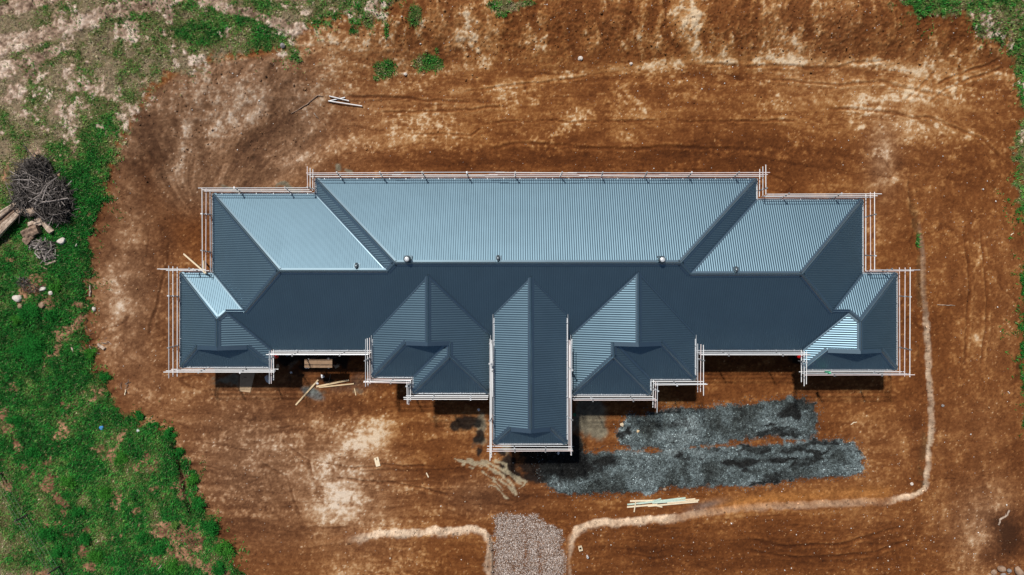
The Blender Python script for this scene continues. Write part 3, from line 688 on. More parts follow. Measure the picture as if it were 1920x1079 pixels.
# gutters with a fascia board behind
for i, (a, b, nrm, z) in enumerate(GUT):
    a = Vector((*a, z)); b = Vector((*b, z)); nv = Vector((*nrm, 0)); d = (b - a).normalized(); up = Vector((0, 0, 1))
    dz = 0.002 * (i % 5)
    prof = [(-0.02, 0.0), (-0.02, -0.09), (0.075, -0.09), (0.075, 0.012), (0.090, 0.012), (0.090, -0.102), (-0.032, -0.102), (-0.032, 0.0)]
    mb = MB(); n = len(prof)
    ext = 0.05
    vs = [p + nv * q[0] + up * (q[1] - 0.035 + dz) for p in (a - d * ext, b + d * ext) for q in prof]
    mb.add(vs, [(k, (k + 1) % n, n + (k + 1) % n, n + k) for k in range(n)] + [tuple(range(n))[::-1], tuple(range(n, 2 * n))])
    gt = mb.build('gutter', M_gut, house)
    mb = MB(); mb.bar(a - nv * (0.052 + dz) - up * 0.12, b - nv * (0.052 + dz) - up * 0.12, 0.03, 0.2)
    mb.build('fascia', M_fascia, gt)
    L = (b - a).length; k = max(1, int(L / 0.9))
    mb = MB()
    for j in range(k):
        p = a + d * (L * (j + 0.5) / k)
        mb.bar(p - nv * 0.02 + up * (-0.016 + dz), p + nv * 0.092 + up * (-0.016 + dz), 0.035, 0.012)
    tag(mb.build('gutter_brackets', M_gut, gt), kind='stuff')
# soffits and walls
BOX = [('A', 593, 1418, 337, 520), ('B', 400, 1617, 380, 656), ('CL', 339, 509, 513, 688), ('CR', 1506, 1681, 514, 693)]
for i, (n, u0, u1, v0, v1) in enumerate(BOX):
    a = P(u0, v1, HE); b = P(u1, v0, HE); zt = HE - 0.16 - 0.004 * i; ins = 0.55 + 0.003 * i
    mb = MB(); mb.box(((a.x + b.x) / 2, (a.y + b.y) / 2, zt), (b.x - a.x - 0.16, b.y - a.y - 0.16, 0.03)); mb.build('soffit', M_soffit, house)
    mb = MB(); mb.box(((a.x + b.x) / 2, (a.y + b.y) / 2, zt / 2 - 0.1), (b.x - a.x - 2 * ins, b.y - a.y - 2 * ins, zt + 0.17)); mb.build('wall', M_wall, house)
for i, (u0, u1, v0, v1, z) in enumerate([(699, 917, 600, 707, ZD), (775, 917, 640, 737, ZD), (1073, 1303, 600, 711, ZD), (1073, 1219, 640, 739, ZD)]):
    a = P(u0, v1, z); b = P(u1, v0, z); zt = z - 0.17 - 0.004 * i; ins = 0.5 + 0.003 * i
    mb = MB(); mb.box(((a.x + b.x) / 2, (a.y + b.y) / 2, zt), (b.x - a.x - 0.16, b.y - a.y - 0.16, 0.03)); mb.build('soffit', M_soffit, house)
    mb = MB(); mb.box(((a.x + b.x) / 2, (a.y + b.y) / 2, zt / 2 - 0.1), (b.x - a.x - 2 * ins, b.y - a.y - 2 * ins, zt + 0.17)); mb.build('wall', M_wall, house)
a = P(927, 832, ZE); b = P(1062, 600, ZE)
mb = MB(); mb.box(((a.x + b.x) / 2, (a.y + b.y) / 2, ZE - 0.2), (b.x - a.x - 0.16, b.y - a.y - 0.16, 0.03)); mb.build('soffit', M_soffit, house)
for x in (a.x + 0.5, b.x - 0.5):
    for y in (a.y + 0.5, a.y + 3.2):
        mb = MB(); mb.box((x, y, (ZE - 0.2) / 2 - 0.1), (0.45, 0.45, ZE)); mb.build('pillar', M_wall, house)
for u, v, ax in [(450, 688, 0), (1590, 693, 0), (600, 656, 0), (1400, 656, 0), (845, 737, 0), (1145, 739, 0)]:
    p = P(u, v, HE); y = p.y + 0.56 + 0.0
    fr = MB(); fr.box((p.x, y - 0.02, 1.45), (1.8, 0.10, 1.3)); wf = fr.build('window', M_railw, house)
    fr = MB(); fr.box((p.x, y - 0.06, 1.45), (1.64, 0.04, 1.14)); fr.build('pane', M_glass, wf)

# vents on the roof
def slope_z(face_, x, y):
    n = NORM[face_]; p = FACES[face_][0]
    return p.z - (n.x * (x - p.x) + n.y * (y - p.y)) / n.z
def turbine(u, v, fc):
    p = P(u, v, HE + 2.4); z = slope_z(fc, p.x, p.y)
    vent = empty('roof_ventilator', (p.x, p.y, z), parent=house)
    mb = MB(); mb.box((0, 0, 0.03), (0.44, 0.44, 0.03)); mb.tube([(0, 0, 0), (0, 0, 0.22)], [0.14, 0.14], 16); mb.build('vent_base', M_cap, vent)
    mb = MB(); n = 20
    for k in range(n):
        a0 = 2 * math.pi * k / n; a1 = a0 + 2 * math.pi / n * 0.8
        for (z0, r0, q0), (z1, r1, q1) in [((.22, .13, 0), (.34, .20, .10)), ((.34, .20, .10), (.46, .17, .2)), ((.46, .17, .2), (.52, .09, .3))]:
            mb.add([(r0 * math.cos(a0 + q0), r0 * math.sin(a0 + q0), z0), (r0 * math.cos(a1 + q0), r0 * math.sin(a1 + q0), z0), (r1 * math.cos(a1 + q1), r1 * math.sin(a1 + q1), z1), (r1 * math.cos(a0 + q1), r1 * math.sin(a0 + q1), z1)], [(0, 1, 2, 3)])
    mb.build('turbine_blades', M_turb, vent)
    mb = MB(); mb.tube([(0, 0, .50), (0, 0, .535), (0, 0, .56)], [0.12, 0.12, 0.05], 16); mb.tube([(0, 0, .2), (0, 0, .5)], [.09, .09], 12); mb.build('turbine_crown', M_gut, vent)
turbine(763.5, 487, 'A_top'); turbine(1241, 488, 'A_top')
def cowl(u, v, fc):
    p = P(u, v, HE + 2.1); z = slope_z(fc, p.x, p.y); n = NORM[fc]
    vent = empty('pipe_flashing', (p.x, p.y, z), parent=house)
    vent.rotation_euler = Vector((0, 0, 1)).rotation_difference(n).to_euler()
    mb = MB(); mb.box((0, 0, 0.02), (0.34, 0.36, 0.02)); mb.box((-.13, .0, .035), (.04, .32, .02)); mb.box((.13, .0, .035), (.04, .32, .02)); mb.build('flashing_plate', M_cap, vent)
    mb = MB()
    mb.tube([(0, 0.14, .03), (0, .10, .09), (0, 0, .13), (0, -.10, .13), (0, -.15, .08)], [.05, .085, .10, .095, .05], 12); mb.build('vent_cowl', M_turb, vent, smooth=True)
cowl(667, 500, 'BL_top'); cowl(934, 486, 'A_top'); cowl(1383, 507, 'BR_top')

# ------------------------------------------------------------------ edge protection: rails on posts along every eave
GRP = 'white guard rails round the roof edge'
def run(p0, p1, nrm, z, e0, e1, label, npost=None, cols=None):
    a = P(*p0, z); b = P(*p1, z); d = (b - a).normalized(); nv = Vector((*nrm, 0)); up = Vector((0, 0, 1))
    L = (b - a).length
    root = empty('guard_rail', a - up * 0.1, label, 'guard rail', GRP); off = -Vector(root.location)
    outs = (0.15, 0.17, 0.205); hs = (0.08, 0.50, 0.93)
    for r in range(3):
        s0 = -e0 * random.uniform(.75, 1.0) if e0 > 0 else -e0
        s1 = L + (e1 * random.uniform(.75, 1.0) if e1 > 0 else e1)
        n = max(1, round((s1 - s0) / 5.6)); cuts = [s0 + (s1 - s0) * (k + (random.uniform(-.15, .15) if 0 < k < n else 0)) / n for k in range(n + 1)]
        for k in range(n):
            q0 = cuts[k] - (0.25 if k else 0); q1 = cuts[k + 1] + (0.25 if k < n - 1 else 0)
            side = 0.012 * ((k + r) % 2)
            w0, w1 = random.uniform(-.022, .022), random.uniform(-.022, .022)
            v0, v1 = random.uniform(-.03, .03), random.uniform(-.03, .03)
            A_ = a + d * q0 + nv * (outs[r] + side + w0) + up * (hs[r] + v0); B_ = a + d * q1 + nv * (outs[r] + side + w1) + up * (hs[r] + v1)
            m_ = random.choice((cols or (M_railw, M_railw, M_railp, M_railg)))
            mb = MB(); mb.tube([A_ + off, B_ + off], [0.022, 0.022], 8)
            mb.build('rail', m_, root)
    k = npost if npost is not None else max(1, round(L / 2.45))
    for j in range(k):
        s = L * (j + 0.5) / k + random.uniform(-.12, .12)
        base = a + d * s
        mb = MB()
        lean = d * random.uniform(-.10, .10)
        mb.bar(base + nv * 0.125 - up * 0.35 + off, base + nv * 0.235 + lean + up * 0.95 + off, 0.04, 0.04, up=d)
        mb.bar(base - nv * 0.50 - up * 0.30 + off, base + nv * 0.16 - up * 0.30 + off, 0.04, 0.05)
        po = mb.build('post', M_post, root)
        for r in range(3):
            mb = MB(); f_ = (hs[r] + .35) / 1.3
            c = base + nv * (outs[r] + 0.02) + lean * f_ + up * hs[r] + off
            mb.bar(c - nv * 0.05, c + nv * 0.06, 0.07, 0.07); mb.build('clamp', M_post if random.random() < .6 else M_railg, po)
    return root
LFT, RGT, UP_, DN = (-1, 0), (1, 0), (0, 1), (0, -1)
RUNS = [
 ((593, 337), (1418, 337), UP_, HE, .35, .5, 'longest white guard rail, along the top eave of the big central roof'),
 ((593, 337), (593, 364), LFT, HE, .7, -.15, 'short guard rail at the step beside the upper left corner of the central roof'),
 ((1418, 337), (1418, 375), RGT, HE, .7, -.15, 'short guard rail at the step beside the upper right corner of the central roof'),
 ((400, 365), (592, 365), UP_, HE, .5, -.2, 'guard rail along the top eave of the left shoulder roof'),
 ((400, 365), (400, 513), LFT, HE, .25, -.05, 'guard rail down the left eave of the left shoulder roof'),
 ((339, 513), (400, 513), UP_, HE, .95, -.2, 'short guard rail over the small light roof slope at far left'),
 ((339, 513), (339, 688), LFT, HE, .45, .6, 'leftmost guard rail, down the left edge of the house'),
 ((339, 688), (509, 688), DN, HE, .6, .5, 'guard rail under the lower left corner roof, above the torn plywood piece'),
 ((509, 656), (509, 688), RGT, HE, .0, .9, 'short guard rail on the right side of the lower left corner roof'),
 ((509, 656.5), (697, 656.5), DN, HE, -.02, .0, 'guard rail on the front eave above the plywood work platform'),
 ((699, 634), (699, 708), LFT, ZD, .0, .45, 'guard rail down the left side of the left front wing'),
 ((699, 707), (773, 707), DN, ZD, .4, -.0, 'short guard rail on the stepped-back bottom edge of the left front wing'),
 ((775, 709), (775, 737), LFT, ZD, -.1, .6, 'short guard rail at the step in the left front wing'),
 ((775, 737), (916, 737), DN, ZD, .5, .0, 'guard rail along the lowest edge of the left front wing'),
 ((917, 645), (917, 737), RGT, ZD, .0, .1, 'guard rail in the gap between left front wing and central wing'),
 ((927, 638), (927, 832), LFT, ZE, .0, .8, 'long guard rail down the left side of the narrow central wing'),
 ((927, 832), (1062, 832), DN, ZE, .5, .35, 'guard rail across the bottom end of the narrow central wing'),
 ((1062, 638), (1062, 832), RGT, ZE, .0, .55, 'long guard rail down the right side of the narrow central wing'),
 ((1073, 645), (1073, 739), LFT, ZD, .0, .1, 'guard rail in the gap between central wing and right front wing'),
 ((1073, 739.5), (1219, 739.5), DN, ZD, .05, .2, 'guard rail along the lowest edge of the right front wing'),
 ((1219, 712), (1219, 739.5), RGT, ZD, -.05, .9, 'short guard rail at the step in the right front wing'),
 ((1221, 711), (1303, 711), DN, ZD, .0, .55, 'short guard rail on the stepped-back bottom edge of the right front wing'),
 ((1303, 645), (1303, 711), RGT, ZD, .0, .8, 'guard rail down the right side of the right front wing'),
 ((1306, 656.5), (1506, 656.5), DN, HE, .0, .0, 'guard rail on the front eave right of the right front wing'),
 ((1506, 657), (1506, 693), LFT, HE, .0, .9, 'short guard rail on the left side of the lower right corner roof'),
 ((1506, 693), (1681, 693), DN, HE, .35, .5, 'guard rail with a green wrap under the lower right corner roof'),
 ((1681, 514), (1681, 693), RGT, HE, .4, .35, 'rightmost guard rail, down the right edge of the house'),
 ((1617, 514), (1681, 514), UP_, HE, -.15, .95, 'short guard rail over the small light roof slope at far right'),
 ((1617, 376), (1617, 514), RGT, HE, .4, -.15, 'guard rail down the right eave of the right shoulder roof'),
 ((1420, 376), (1617, 376), UP_, HE, -.2, .6, 'guard rail along the top eave of the right shoulder roof')]
for r_ in RUNS:
    root = run(*r_)
    if 'green wrap' in r_[-1]:
        p = P(1552, 698.5, HE + .45) - Vector(root.location)
        mb = MB(); mb.box(p, (0.10, 0.10, 0.5)); mb.box(p + Vector((.06, -.05, -.1)), (0.08, 0.03, 0.6)); mb.build('green_wrap', M_green, root)

# ------------------------------------------------------------------ timber and building litter on the ground
def plank(a, b, wd, th, m, label, cat='plank', name='timber_plank', group=None, dz=0.0, dz2=None):
    A_ = G(*a); B_ = G(*b); dz2 = dz if dz2 is None else dz2
    A_.z += th / 2 + 0.02 + dz; B_.z += th / 2 + 0.02 + dz2
    mb = MB(); mb.bar(A_, B_, wd, th)
    return tag(mb.build(name, m, origin=(A_ + B_) / 2 - Vector((0, 0, th / 2))), label, cat, group)
plank((597, 713), (555, 760), .09, .045, M_pine, 'long pine plank lying diagonally below the plywood platform')
plank((594, 725.5), (655, 713), .10, .045, M_pine, 'upper of two crossing pine planks below the plywood platform', dz=0.03)
plank((598, 727), (664, 720), .07, .045, M_pine, 'lower of two crossing pine planks below the plywood platform')
for a, b, lb in [((343.5, 477, .1), (386, 513, HE + .45), 'long pale pole leaning on the far left roof corner'), ((381, 490, .1), (382.5, 512, HE + .3), 'short-looking upright pale pole beside the leaning pole')]:
    A_ = P(*a); B_ = P(*b); A_.z = gz(A_.x, A_.y) + .01
    mb = MB(); mb.bar(A_, B_, .085, .05); tag(mb.build('timber_pole', M_pinew, origin=A_), lb, 'pole')
PL = 'timbers in the loose stack near the driveway'
for i, (a, b, m, dz, wd, lb) in enumerate([
    ((1181, 940), (1240, 938.5), M_pinew, .00, .10, 'topmost left pale timber in the loose stack near the driveway'),
    ((1176, 946.5), (1285, 934), M_treat, .00, .09, 'long greenish treated timber in the middle of the loose stack'),
    ((1175.5, 951), (1232, 946), M_pinew, .02, .09, 'pale timber at the lower left of the loose stack'),
    ((1214, 949), (1308, 940.5), M_pinew, .05, .09, 'long pale timber along the lower right of the loose stack'),
    ((1196, 944), (1272, 935), M_treat, .055, .10, 'greenish treated timber lying upon the loose stack'),
    ((1222, 942), (1284, 938), M_treat, .10, .11, 'wide pale green board on top of the loose stack'),
    ((1240, 941), (1303, 935.5), M_pinew, .03, .07, 'pale timber pointing right at the top of the loose stack'),
    ((1250, 942.5), (1309.5, 937), M_pinew, .10, .07, 'pale timber reaching the right tip of the loose stack'),
    ((1222, 940), (1238.5, 934.5), M_treat, .09, .07, 'short tilted green offcut sticking out of the loose stack'),
    ((1226, 948), (1241.5, 951), M_pinew, .0, .07, 'short pale offcut under the lower edge of the loose stack'),
    ((1191, 941), (1188, 959.5), M_pinew, .10, .06, 'short pale batten lying across the left end of the stack')]):
    plank(a, b, wd, .04, m, lb, cat='timber', name='timber_length', group=PL, dz=dz)
PP = 'white pipes on the bare slope'
for a, b, m, lb, dz in [((618, 182), (655, 191), M_white, 'upper thick white pipe on the slope above the house', .06), ((616, 191), (647.5, 184), M_railg, 'greyish pipe crossing under the upper white pipe', .0), ((617, 191), (679.5, 200.5), M_white, 'longest white pipe on the slope above the house', .03)]:
    A_ = G(*a); B_ = G(*b); A_.z += .06 + dz; B_.z += .06 + dz
    mb = MB(); mb.tube([A_, B_], [.035, .035], 10)
    tag(mb.build('white_pipe', m, origin=(A_ + B_) / 2 - Vector((0, 0, .035))), lb, 'pipe', PP)
def board(u, v, ln, wd, th, ang, m, label, cat='board', name='plywood_board', outline=None, dz=0.0, marks=0):
    c = G(u, v); root = empty(name, (c.x, c.y, c.z + 0.03 + dz), label, cat); root.rotation_euler.z = math.radians(ang)
    mb = MB()
    pts = outline or [(-ln / 2, -wd / 2), (ln / 2, -wd / 2), (ln / 2, wd / 2), (-ln / 2, wd / 2)]
    n = len(pts)
    mb.add([(x, y, 0) for x, y in pts] + [(x, y, th) for x, y in pts], [tuple(range(n))[::-1], tuple(range(n, 2 * n))] + [(i, (i + 1) % n, n + (i + 1) % n, n + i) for i in range(n)])
    mb.build('panel', m, root)
    for k in range(marks):
        x = random.uniform(-.4, .4) * ln; y = random.uniform(-.35, .35) * wd
        mb = MB(); mb.box((x, y, th + .006), (random.uniform(.06, .16), random.uniform(.03, .07), .012)); mb.build('chip', M_logd, root)
    return root
c = P(597, 682.5, 1.95); c0 = gz(c.x, c.y)
root = empty('work_platform', (c.x, c.y, c0), 'long brown plywood work platform on trestles under the front eave', 'platform')
mb = MB(); mb.box((0, 0, 1.95 - c0), (1.60, .48, .035)); pn = mb.build('panel', M_ply, root)
for k in range(6):
    mb = MB(); mb.box((random.uniform(-.6, .6), random.uniform(-.16, .16), 1.975 - c0), (random.uniform(.05, .14), random.uniform(.03, .07), .016)); mb.build('chip', M_logd, pn)
for sx in (-1, 1):
    mb = MB(); mb.box((sx * .58, 0, 1.89 - c0), (.07, .56, .08)); mb.build('trestle_beam', M_post, root)
    for sy in (-1, 1):
        for q in (-.16, .16):
            mb = MB(); mb.bar((sx * .58, sy * .2, 1.87 - c0), (sx * .58 + q, sy * .26, -.02), .04, .04); mb.build('leg', M_post, root)
board(463, 716, 1, 1, .03, 0, M_card, 'torn brown plywood piece below the lower left corner roof', name='broken_plywood', outline=[(-.42, -.58), (.22, -.66), (.50, .5), (.30, .62), (-.36, .62), (-.40, .1)], marks=2)
board(707.5, 866.5, .55, .27, .03, 104, M_pinew, 'small pale rectangular board on bare ground below the left wing', name='small_board', marks=2)
plank((799.5, 887), (803.5, 895.5), .06, .03, M_pinew, 'small pale stick right of the pale board', cat='offcut', name='wood_offcut')
plank((665, 729), (667.5, 742), .05, .03, M_pine, 'short pine offcut standing by the left front wing', cat='offcut', name='wood_offcut')
plank((620, 702), (617, 716), .03, .02, M_logd, 'thin dark stick between plywood platform and planks', cat='stick', name='thin_stick')
board(632, 687, .26, .2, .1, 30, M_card, 'crumpled brown carton right of the plywood platform', cat='carton', name='small_carton')

def bucket(u, v, r, h, m, label, name='bucket', cat='bucket', dz=0):
    c = G(u, v); root = empty(name, (c.x, c.y, c.z + dz), label, cat)
    mb = MB(); n = 16; rings = [(r * .85, 0), (r, h), (r * .94, h), (r * .8, .03)]
    for rr_, zz in rings: mb.v += [(rr_ * math.cos(2 * math.pi * k / n), rr_ * math.sin(2 * math.pi * k / n), zz) for k in range(n)]
    for i in range(3): mb.f += [(i * n + k, i * n + (k + 1) % n, (i + 1) * n + (k + 1) % n, (i + 1) * n + k) for k in range(n)]
    mb.f += [tuple(range(n))[::-1], tuple(range(3 * n, 4 * n))]
    mb.build('shell', m, root, smooth=False)
    mb = MB(); mb.tube([(r * math.cos(a), 0.02, h + r * .5 * math.sin(a)) for a in np.linspace(0, math.pi, 9)], [.008] * 9, 5); mb.build('handle', M_dark, root)
    return root
for u, v, lb, sd in [(517, 669.5, 'red cloth bag hanging at the inner corner of the lower left roof', 1), (1500, 669.5, 'red cloth bag hanging at the inner corner of the lower right roof', 2)]:
    c = P(u, v, 2.62); root = empty('hanging_bag', c, lb, 'bag'); r = random.Random(sd)
    bm = bmesh.new(); bmesh.ops.create_icosphere(bm, subdivisions=3, radius=1)
    for q in bm.verts:
        k = .14 * (1 - .45 * max(0, q.co.z)) * r.uniform(.85, 1.12); q.co = Vector((q.co.x * k, q.co.y * k * .8, q.co.z * .22))
    me = bpy.data.meshes.new('sack'); bm.to_mesh(me); bm.free(); me.materials.append(M_red)
    o = bpy.data.objects.new('sack', me); C.objects.link(o); o.parent = root
    mb = MB(); mb.bar((0, 0, .2), (0, .12, .48), .04, .012); mb.build('strap', M_red, root)
bucket(1077, 777.5, .09, .2, M_green, 'small green tub on the pale slurry right of central wing', name='plastic_tub', cat='tub')
# square yellowish frame and small pipe on the lower right pad
c = G(1088, 1028); root = empty('drain_box', c, 'small square cream box open at the top on lower right pad', 'box'); root.rotation_euler.z = .25
for dx, dy, sx, sy in [(-.09, 0, .04, .26), (.09, 0, .04, .26), (0, -.11, .14, .04), (0, .11, .14, .04)]:
    mb = MB(); mb.box((dx, dy, .09), (sx, sy, .2)); mb.build('side', M_pinew, root)
mb = MB(); mb.box((0, 0, .01), (.14, .18, .02)); mb.build('bottom', M_dark, root)
c = G(1101, 1043); root = empty('pipe_stub', c, 'short white pipe stub with dark cap near the cream box', 'pipe')
mb = MB(); mb.tube([(0, 0, -.05), (0, 0, .3)], [.06, .06], 12); mb.build('pipe', M_white, root)
mb = MB(); mb.tube([(0, 0, .3), (0, 0, .32)], [.035, .035], 10); mb.build('opening', M_dark, root)

def crumple(u, v, size, m, label, name, cat, seed=0):
    r = random.Random(seed); c = G(u, v)
    bm = bmesh.new(); bmesh.ops.create_icosphere(bm, subdivisions=2, radius=size)
    for q in bm.verts: q.co = Vector((q.co.x * r.uniform(.55, 1.25), q.co.y * r.uniform(.55, 1.2), q.co.z * r.uniform(.25, .6)))
    me = bpy.data.meshes.new(name); bm.to_mesh(me); bm.free(); me.materials.append(m)
    o = bpy.data.objects.new(name, me); C.objects.link(o); o.location = (c.x, c.y, c.z + size * .25); o.rotation_euler.z = r.uniform(0, 6)
    return tag(o, label, cat)
for i, (u, v, s, m, lb) in enumerate([
    (191, 803, .13, M_blue, 'crumpled blue plastic scrap in the lower left grass'), (259, 808, .11, M_white, 'white plastic scrap in grass right of the blue scrap'),
    (539, 665.5, .10, M_white, 'white scrap near the red bag under the left front eave'), (575, 688.5, .12, M_white, 'white scrap at the lower left corner of the plywood platform'),
    (616, 674, .10, M_rockw, 'pale scrap at the upper right corner of the plywood platform'), (605, 706, .12, M_white, 'white scrap above the diagonal pine plank'), (594.5, 719.5, .09, M_white, 'small white scrap touching the diagonal pine plank'),
    (546, 699.5, .08, M_white, 'small white scrap left below the plywood platform'), (898, 769, .10, M_white, 'white scrap at the top of the black stain left of central wing'), (1047, 850.5, .10, M_white, 'white scrap just below the bottom end of central wing'),
    (1166, 797, .13, M_pinew, 'pale chip left of the upper dark gravel bed'), (1196, 809.5, .10, M_pine, 'orange brown chip on the upper dark gravel bed'), (1709, 908, .12, M_rockw, 'pale greenish scrap in the corner of the pale clay bank'),
    (573, 646, .07, M_white, 'tiny white scrap on the front roof slope edge')]):
    if i == 13: continue
    crumple(u, v, s, m, lb, 'litter_scrap', 'litter', i)
crumple(505, 712, .26, M_railg, 'crumpled grey plastic sheet right of the torn plywood', 'plastic_sheet', 'plastic', 77)
crumple(521, 687, .12, M_pine, 'small tan litter heap below the red bag at left', 'litter_scrap', 'litter', 78)

# ------------------------------------------------------------------ rocks, logs, brushwood
def rock(u, v, sx, sy, sz, ang, m, label, seed, sink=.25):
    r = random.Random(seed); c = G(u, v)
    bm = bmesh.new(); bmesh.ops.create_icosphere(bm, subdivisions=3, radius=1)
    ds = [(Vector((r.gauss(0, 1), r.gauss(0, 1), r.gauss(0, 1))).normalized(), r.uniform(.62, .95)) for _ in range(11)]
    for q in bm.verts:
        for d, k in ds:
            e_ = q.co.dot(d) - k
            if e_ > 0: q.co -= d * e_ * .85
        q.co = Vector((q.co.x * sx, q.co.y * sy, q.co.z * sz)) * (1 + r.uniform(-.02, .02))
    me = bpy.data.meshes.new('rock'); bm.to_mesh(me); bm.free(); me.materials.append(m)
    o = bpy.data.objects.new('rock', me); C.objects.link(o); o.location = (c.x, c.y, c.z + sz * (1 - 2 * sink)); o.rotation_euler.z = math.radians(ang)
    return tag(o, label, 'rock')
rock(1876, 1066, .25, .21, .2, 10, M_rock, 'rounded reddish tan rock in the bottom right rock group', 1)
rock(1890.5, 1070, .15, .13, .12, 0, M_rockg, 'small grey rock between two larger ones at bottom right', 2)
rock(1908.5, 1071, .24, .34, .2, 25, M_rock, 'large elongated tan rock in the bottom right corner', 3)
rock(1862, 1073, .18, .17, .13, 40, M_rock, 'leftmost brown rock of the bottom right group', 4)
rock(1880, 1079, .22, .16, .13, 0, M_rockg, 'greyish rock cut by the bottom edge at right', 5)
rock(1246.5, 918, .13, .11, .1, 0, M_rock, 'single round tan rock on lower edge of dark gravel', 6)
rock(177, 580, .13, .16, .11, 30, M_rockw, 'angular white rock on soil at the left turf edge', 7)
rock(117, 453, .27, .22, .2, 35, M_rockw, 'pinkish pale rock in grass right of the logs', 8)
rock(144, 461, .08, .1, .07, 0, M_rockw, 'tiny white rock right of the pinkish rock', 9)
rock(112, 329, .1, .12, .09, 0, M_rock, 'small orange rock above the brushwood pile in grass', 10)
rock(112.5, 343, .07, .07, .06, 0, M_rockw, 'tiny pale rock touching the brushwood pile', 11)
rock(531, 88, .15, .17, .12, 20, M_rockg, 'pale boulder on turf near the top of the cut bank', 12)
rock(1088, 111, .17, .14, .1, 0, M_rockw, 'pale flat rock on the bare bank at top centre', 13)
rock(1183, 121, .11, .1, .08, 0, M_rockw, 'smaller pale rock on the pale ridge at top centre', 14)
rock(760, 140, .12, .1, .08, 0, M_rockw, 'pale rock beside the green tufts at top', 15)
rock(35, 560, .3, .26, .2, 0, M_rockw, 'pale knobbly rock on left side of the shrubby mound', 16)
rock(40, 575, .18, .16, .14, 0, M_rock, 'brown rock under the pale knobbly rock on the mound', 17)
rock(82, 543, .2, .15, .14, 20, M_rockw, 'white stone on top of the shrubby mound', 18)
rock(96, 550, .13, .15, .1, 0, M_rockw, 'second white stone at right of the shrubby mound', 19)
rock(80, 573, .2, .2, .14, 0, M_rock, 'dark brown rock in the middle of the shrubby mound', 20)
rock(1767, 761, .1, .09, .07, 0, M_rockg, 'small grey rock right of the pale clay bank', 21)

def log(pts, radii, m, label, name='log', cat='log', jag=.12, n=14, seed=0, groove=.0):
    random.seed(seed); P3_ = []
    pp = [G(u, v, dz) for u, v, dz in pts]
    k = len(pp); out = []; rad_ = []
    for i in range(k - 1):
        for j in range(5):
            f = j / 5; out.append(pp[i].lerp(pp[i + 1], f) + Vector((random.gauss(0, .012), random.gauss(0, .012), random.gauss(0, .008)))); rad_.append((radii[i] * (1 - f) + radii[i + 1] * f) * random.uniform(.94, 1.06))
    out.append(pp[-1]); rad_.append(radii[-1])
    mb = MB(); b = 0
    grv_ = [1 + random.uniform(-groove, groove) for _ in range(n)]
    for i, p in enumerate(out):
        d = (out[min(i + 1, len(out) - 1)] - out[max(i - 1, 0)]).normalized(); x = d.cross(Vector((0, 0, 1))).normalized(); y = x.cross(d)
        for q in range(n):
            a = 2 * math.pi * q / n + i * .02
            mb.v.append(tuple(p + (x * math.cos(a) + y * math.sin(a)) * rad_[i] * grv_[q] * random.uniform(1 - jag, 1 + jag)))
    for i in range(len(out) - 1):
        for q in range(n):
            q2 = (q + 1) % n; mb.f.append((i * n + q, i * n + q2, (i + 1) * n + q2, (i + 1) * n + q))
    mb.f.append(tuple(range(n))[::-1]); mb.f.append(tuple((len(out) - 1) * n + q for q in range(n)))
    return tag(mb.build(name, m, origin=pp[0]), label, cat)
LG = 'weathered logs beside the brushwood pile'
# hollow weathered trunk: outer splinters round a dark core
tr = empty('hollow_trunk', G(18, 418), 'large pale hollow tree trunk at the left edge', 'log', LG)
random.seed(5)
A0 = G(-22, 446, .30); B0 = G(50, 384, .38)
for k in range(11):
    f = k / 10; a_ = (f - .5) * 2
    dirn = (B0 - A0).normalized(); sd = dirn.cross(Vector((0, 0, 1))).normalized()
    wA, wB = .52, .30
    hz = .38 * math.sqrt(max(0, 1 - .35 * a_ * a_)) * (1.0 if abs(a_) > .45 else .35)
    pA = A0 + sd * wA * a_ * -1 + Vector((0, 0, hz - .3)); pB = B0 + sd * wB * a_ * -1 + Vector((0, 0, hz * .8 - .25)) + dirn * random.uniform(-.35, .15)
    mid = pA.lerp(pB, .5) + Vector((random.gauss(0, .04), random.gauss(0, .04), random.uniform(0, .08)))
    mb = MB(); r_ = random.uniform(.09, .15)
    mb.tube([p - tr.location for p in (pA, pA.lerp(mid, .5), mid, mid.lerp(pB, .5), pB)], [r_ * .9, r_ * 1.1, r_, r_ * .85, r_ * .35], 8, jag=.22)
    mb.build('trunk_wall', M_logw if abs(a_) > .4 else M_logd, tr)
log([(58, 402, .30), (76, 397, .34)], [.24, .23], M_logw, 'cut log stub with round sawn end beside the hollow trunk', seed=2, groove=.12)
log([(80, 411, .12), (95, 406, .14)], [.17, .13], M_logw, 'short split log right of the sawn log stub', seed=3, groove=.2)
log([(86, 420, .12), (100, 437, .10)], [.14, .18], M_logw, 'thick short log at the right end of the log heap', seed=4, groove=.15)
log([(60, 424, .16), (86, 416, .16)], [.18, .20], M_logw, 'broken pale log in the middle of the log heap', seed=5, groove=.25)
log([(48, 440, .12), (78, 430, .16)], [.26, .28], M_logd, 'brown rotten log in the middle of the heap', seed=6, groove=.2)
log([(50, 455, .1), (66, 440, .12)], [.22, .20], M_logd, 'dark stump root below the brown rotten log', seed=7, groove=.2)
log([(185, 646, .05), (197, 655.5, .05)], [.07, .10], M_logw, 'short broken pale log on soil at the left', seed=8, groove=.2)
log([(86, 497, .03), (106, 490, .03)], [.05, .06], M_logw, 'pale branch lying at the bottom tip of the root heap', cat='branch', name='branch', seed=9)
log([(169.5, 536, .04), (169.5, 556, .04)], [.05, .06], M_logw, 'straight pale stick along the left turf edge', cat='stick', name='stick', seed=10)
log([(1892, 957, .04), (1886, 968, .04), (1874, 975, .04), (1871.5, 985, .03)], [.045, .05, .05, .04], M_logw, 'bent pale branch on soil at far right', cat='branch', name='branch', seed=11)
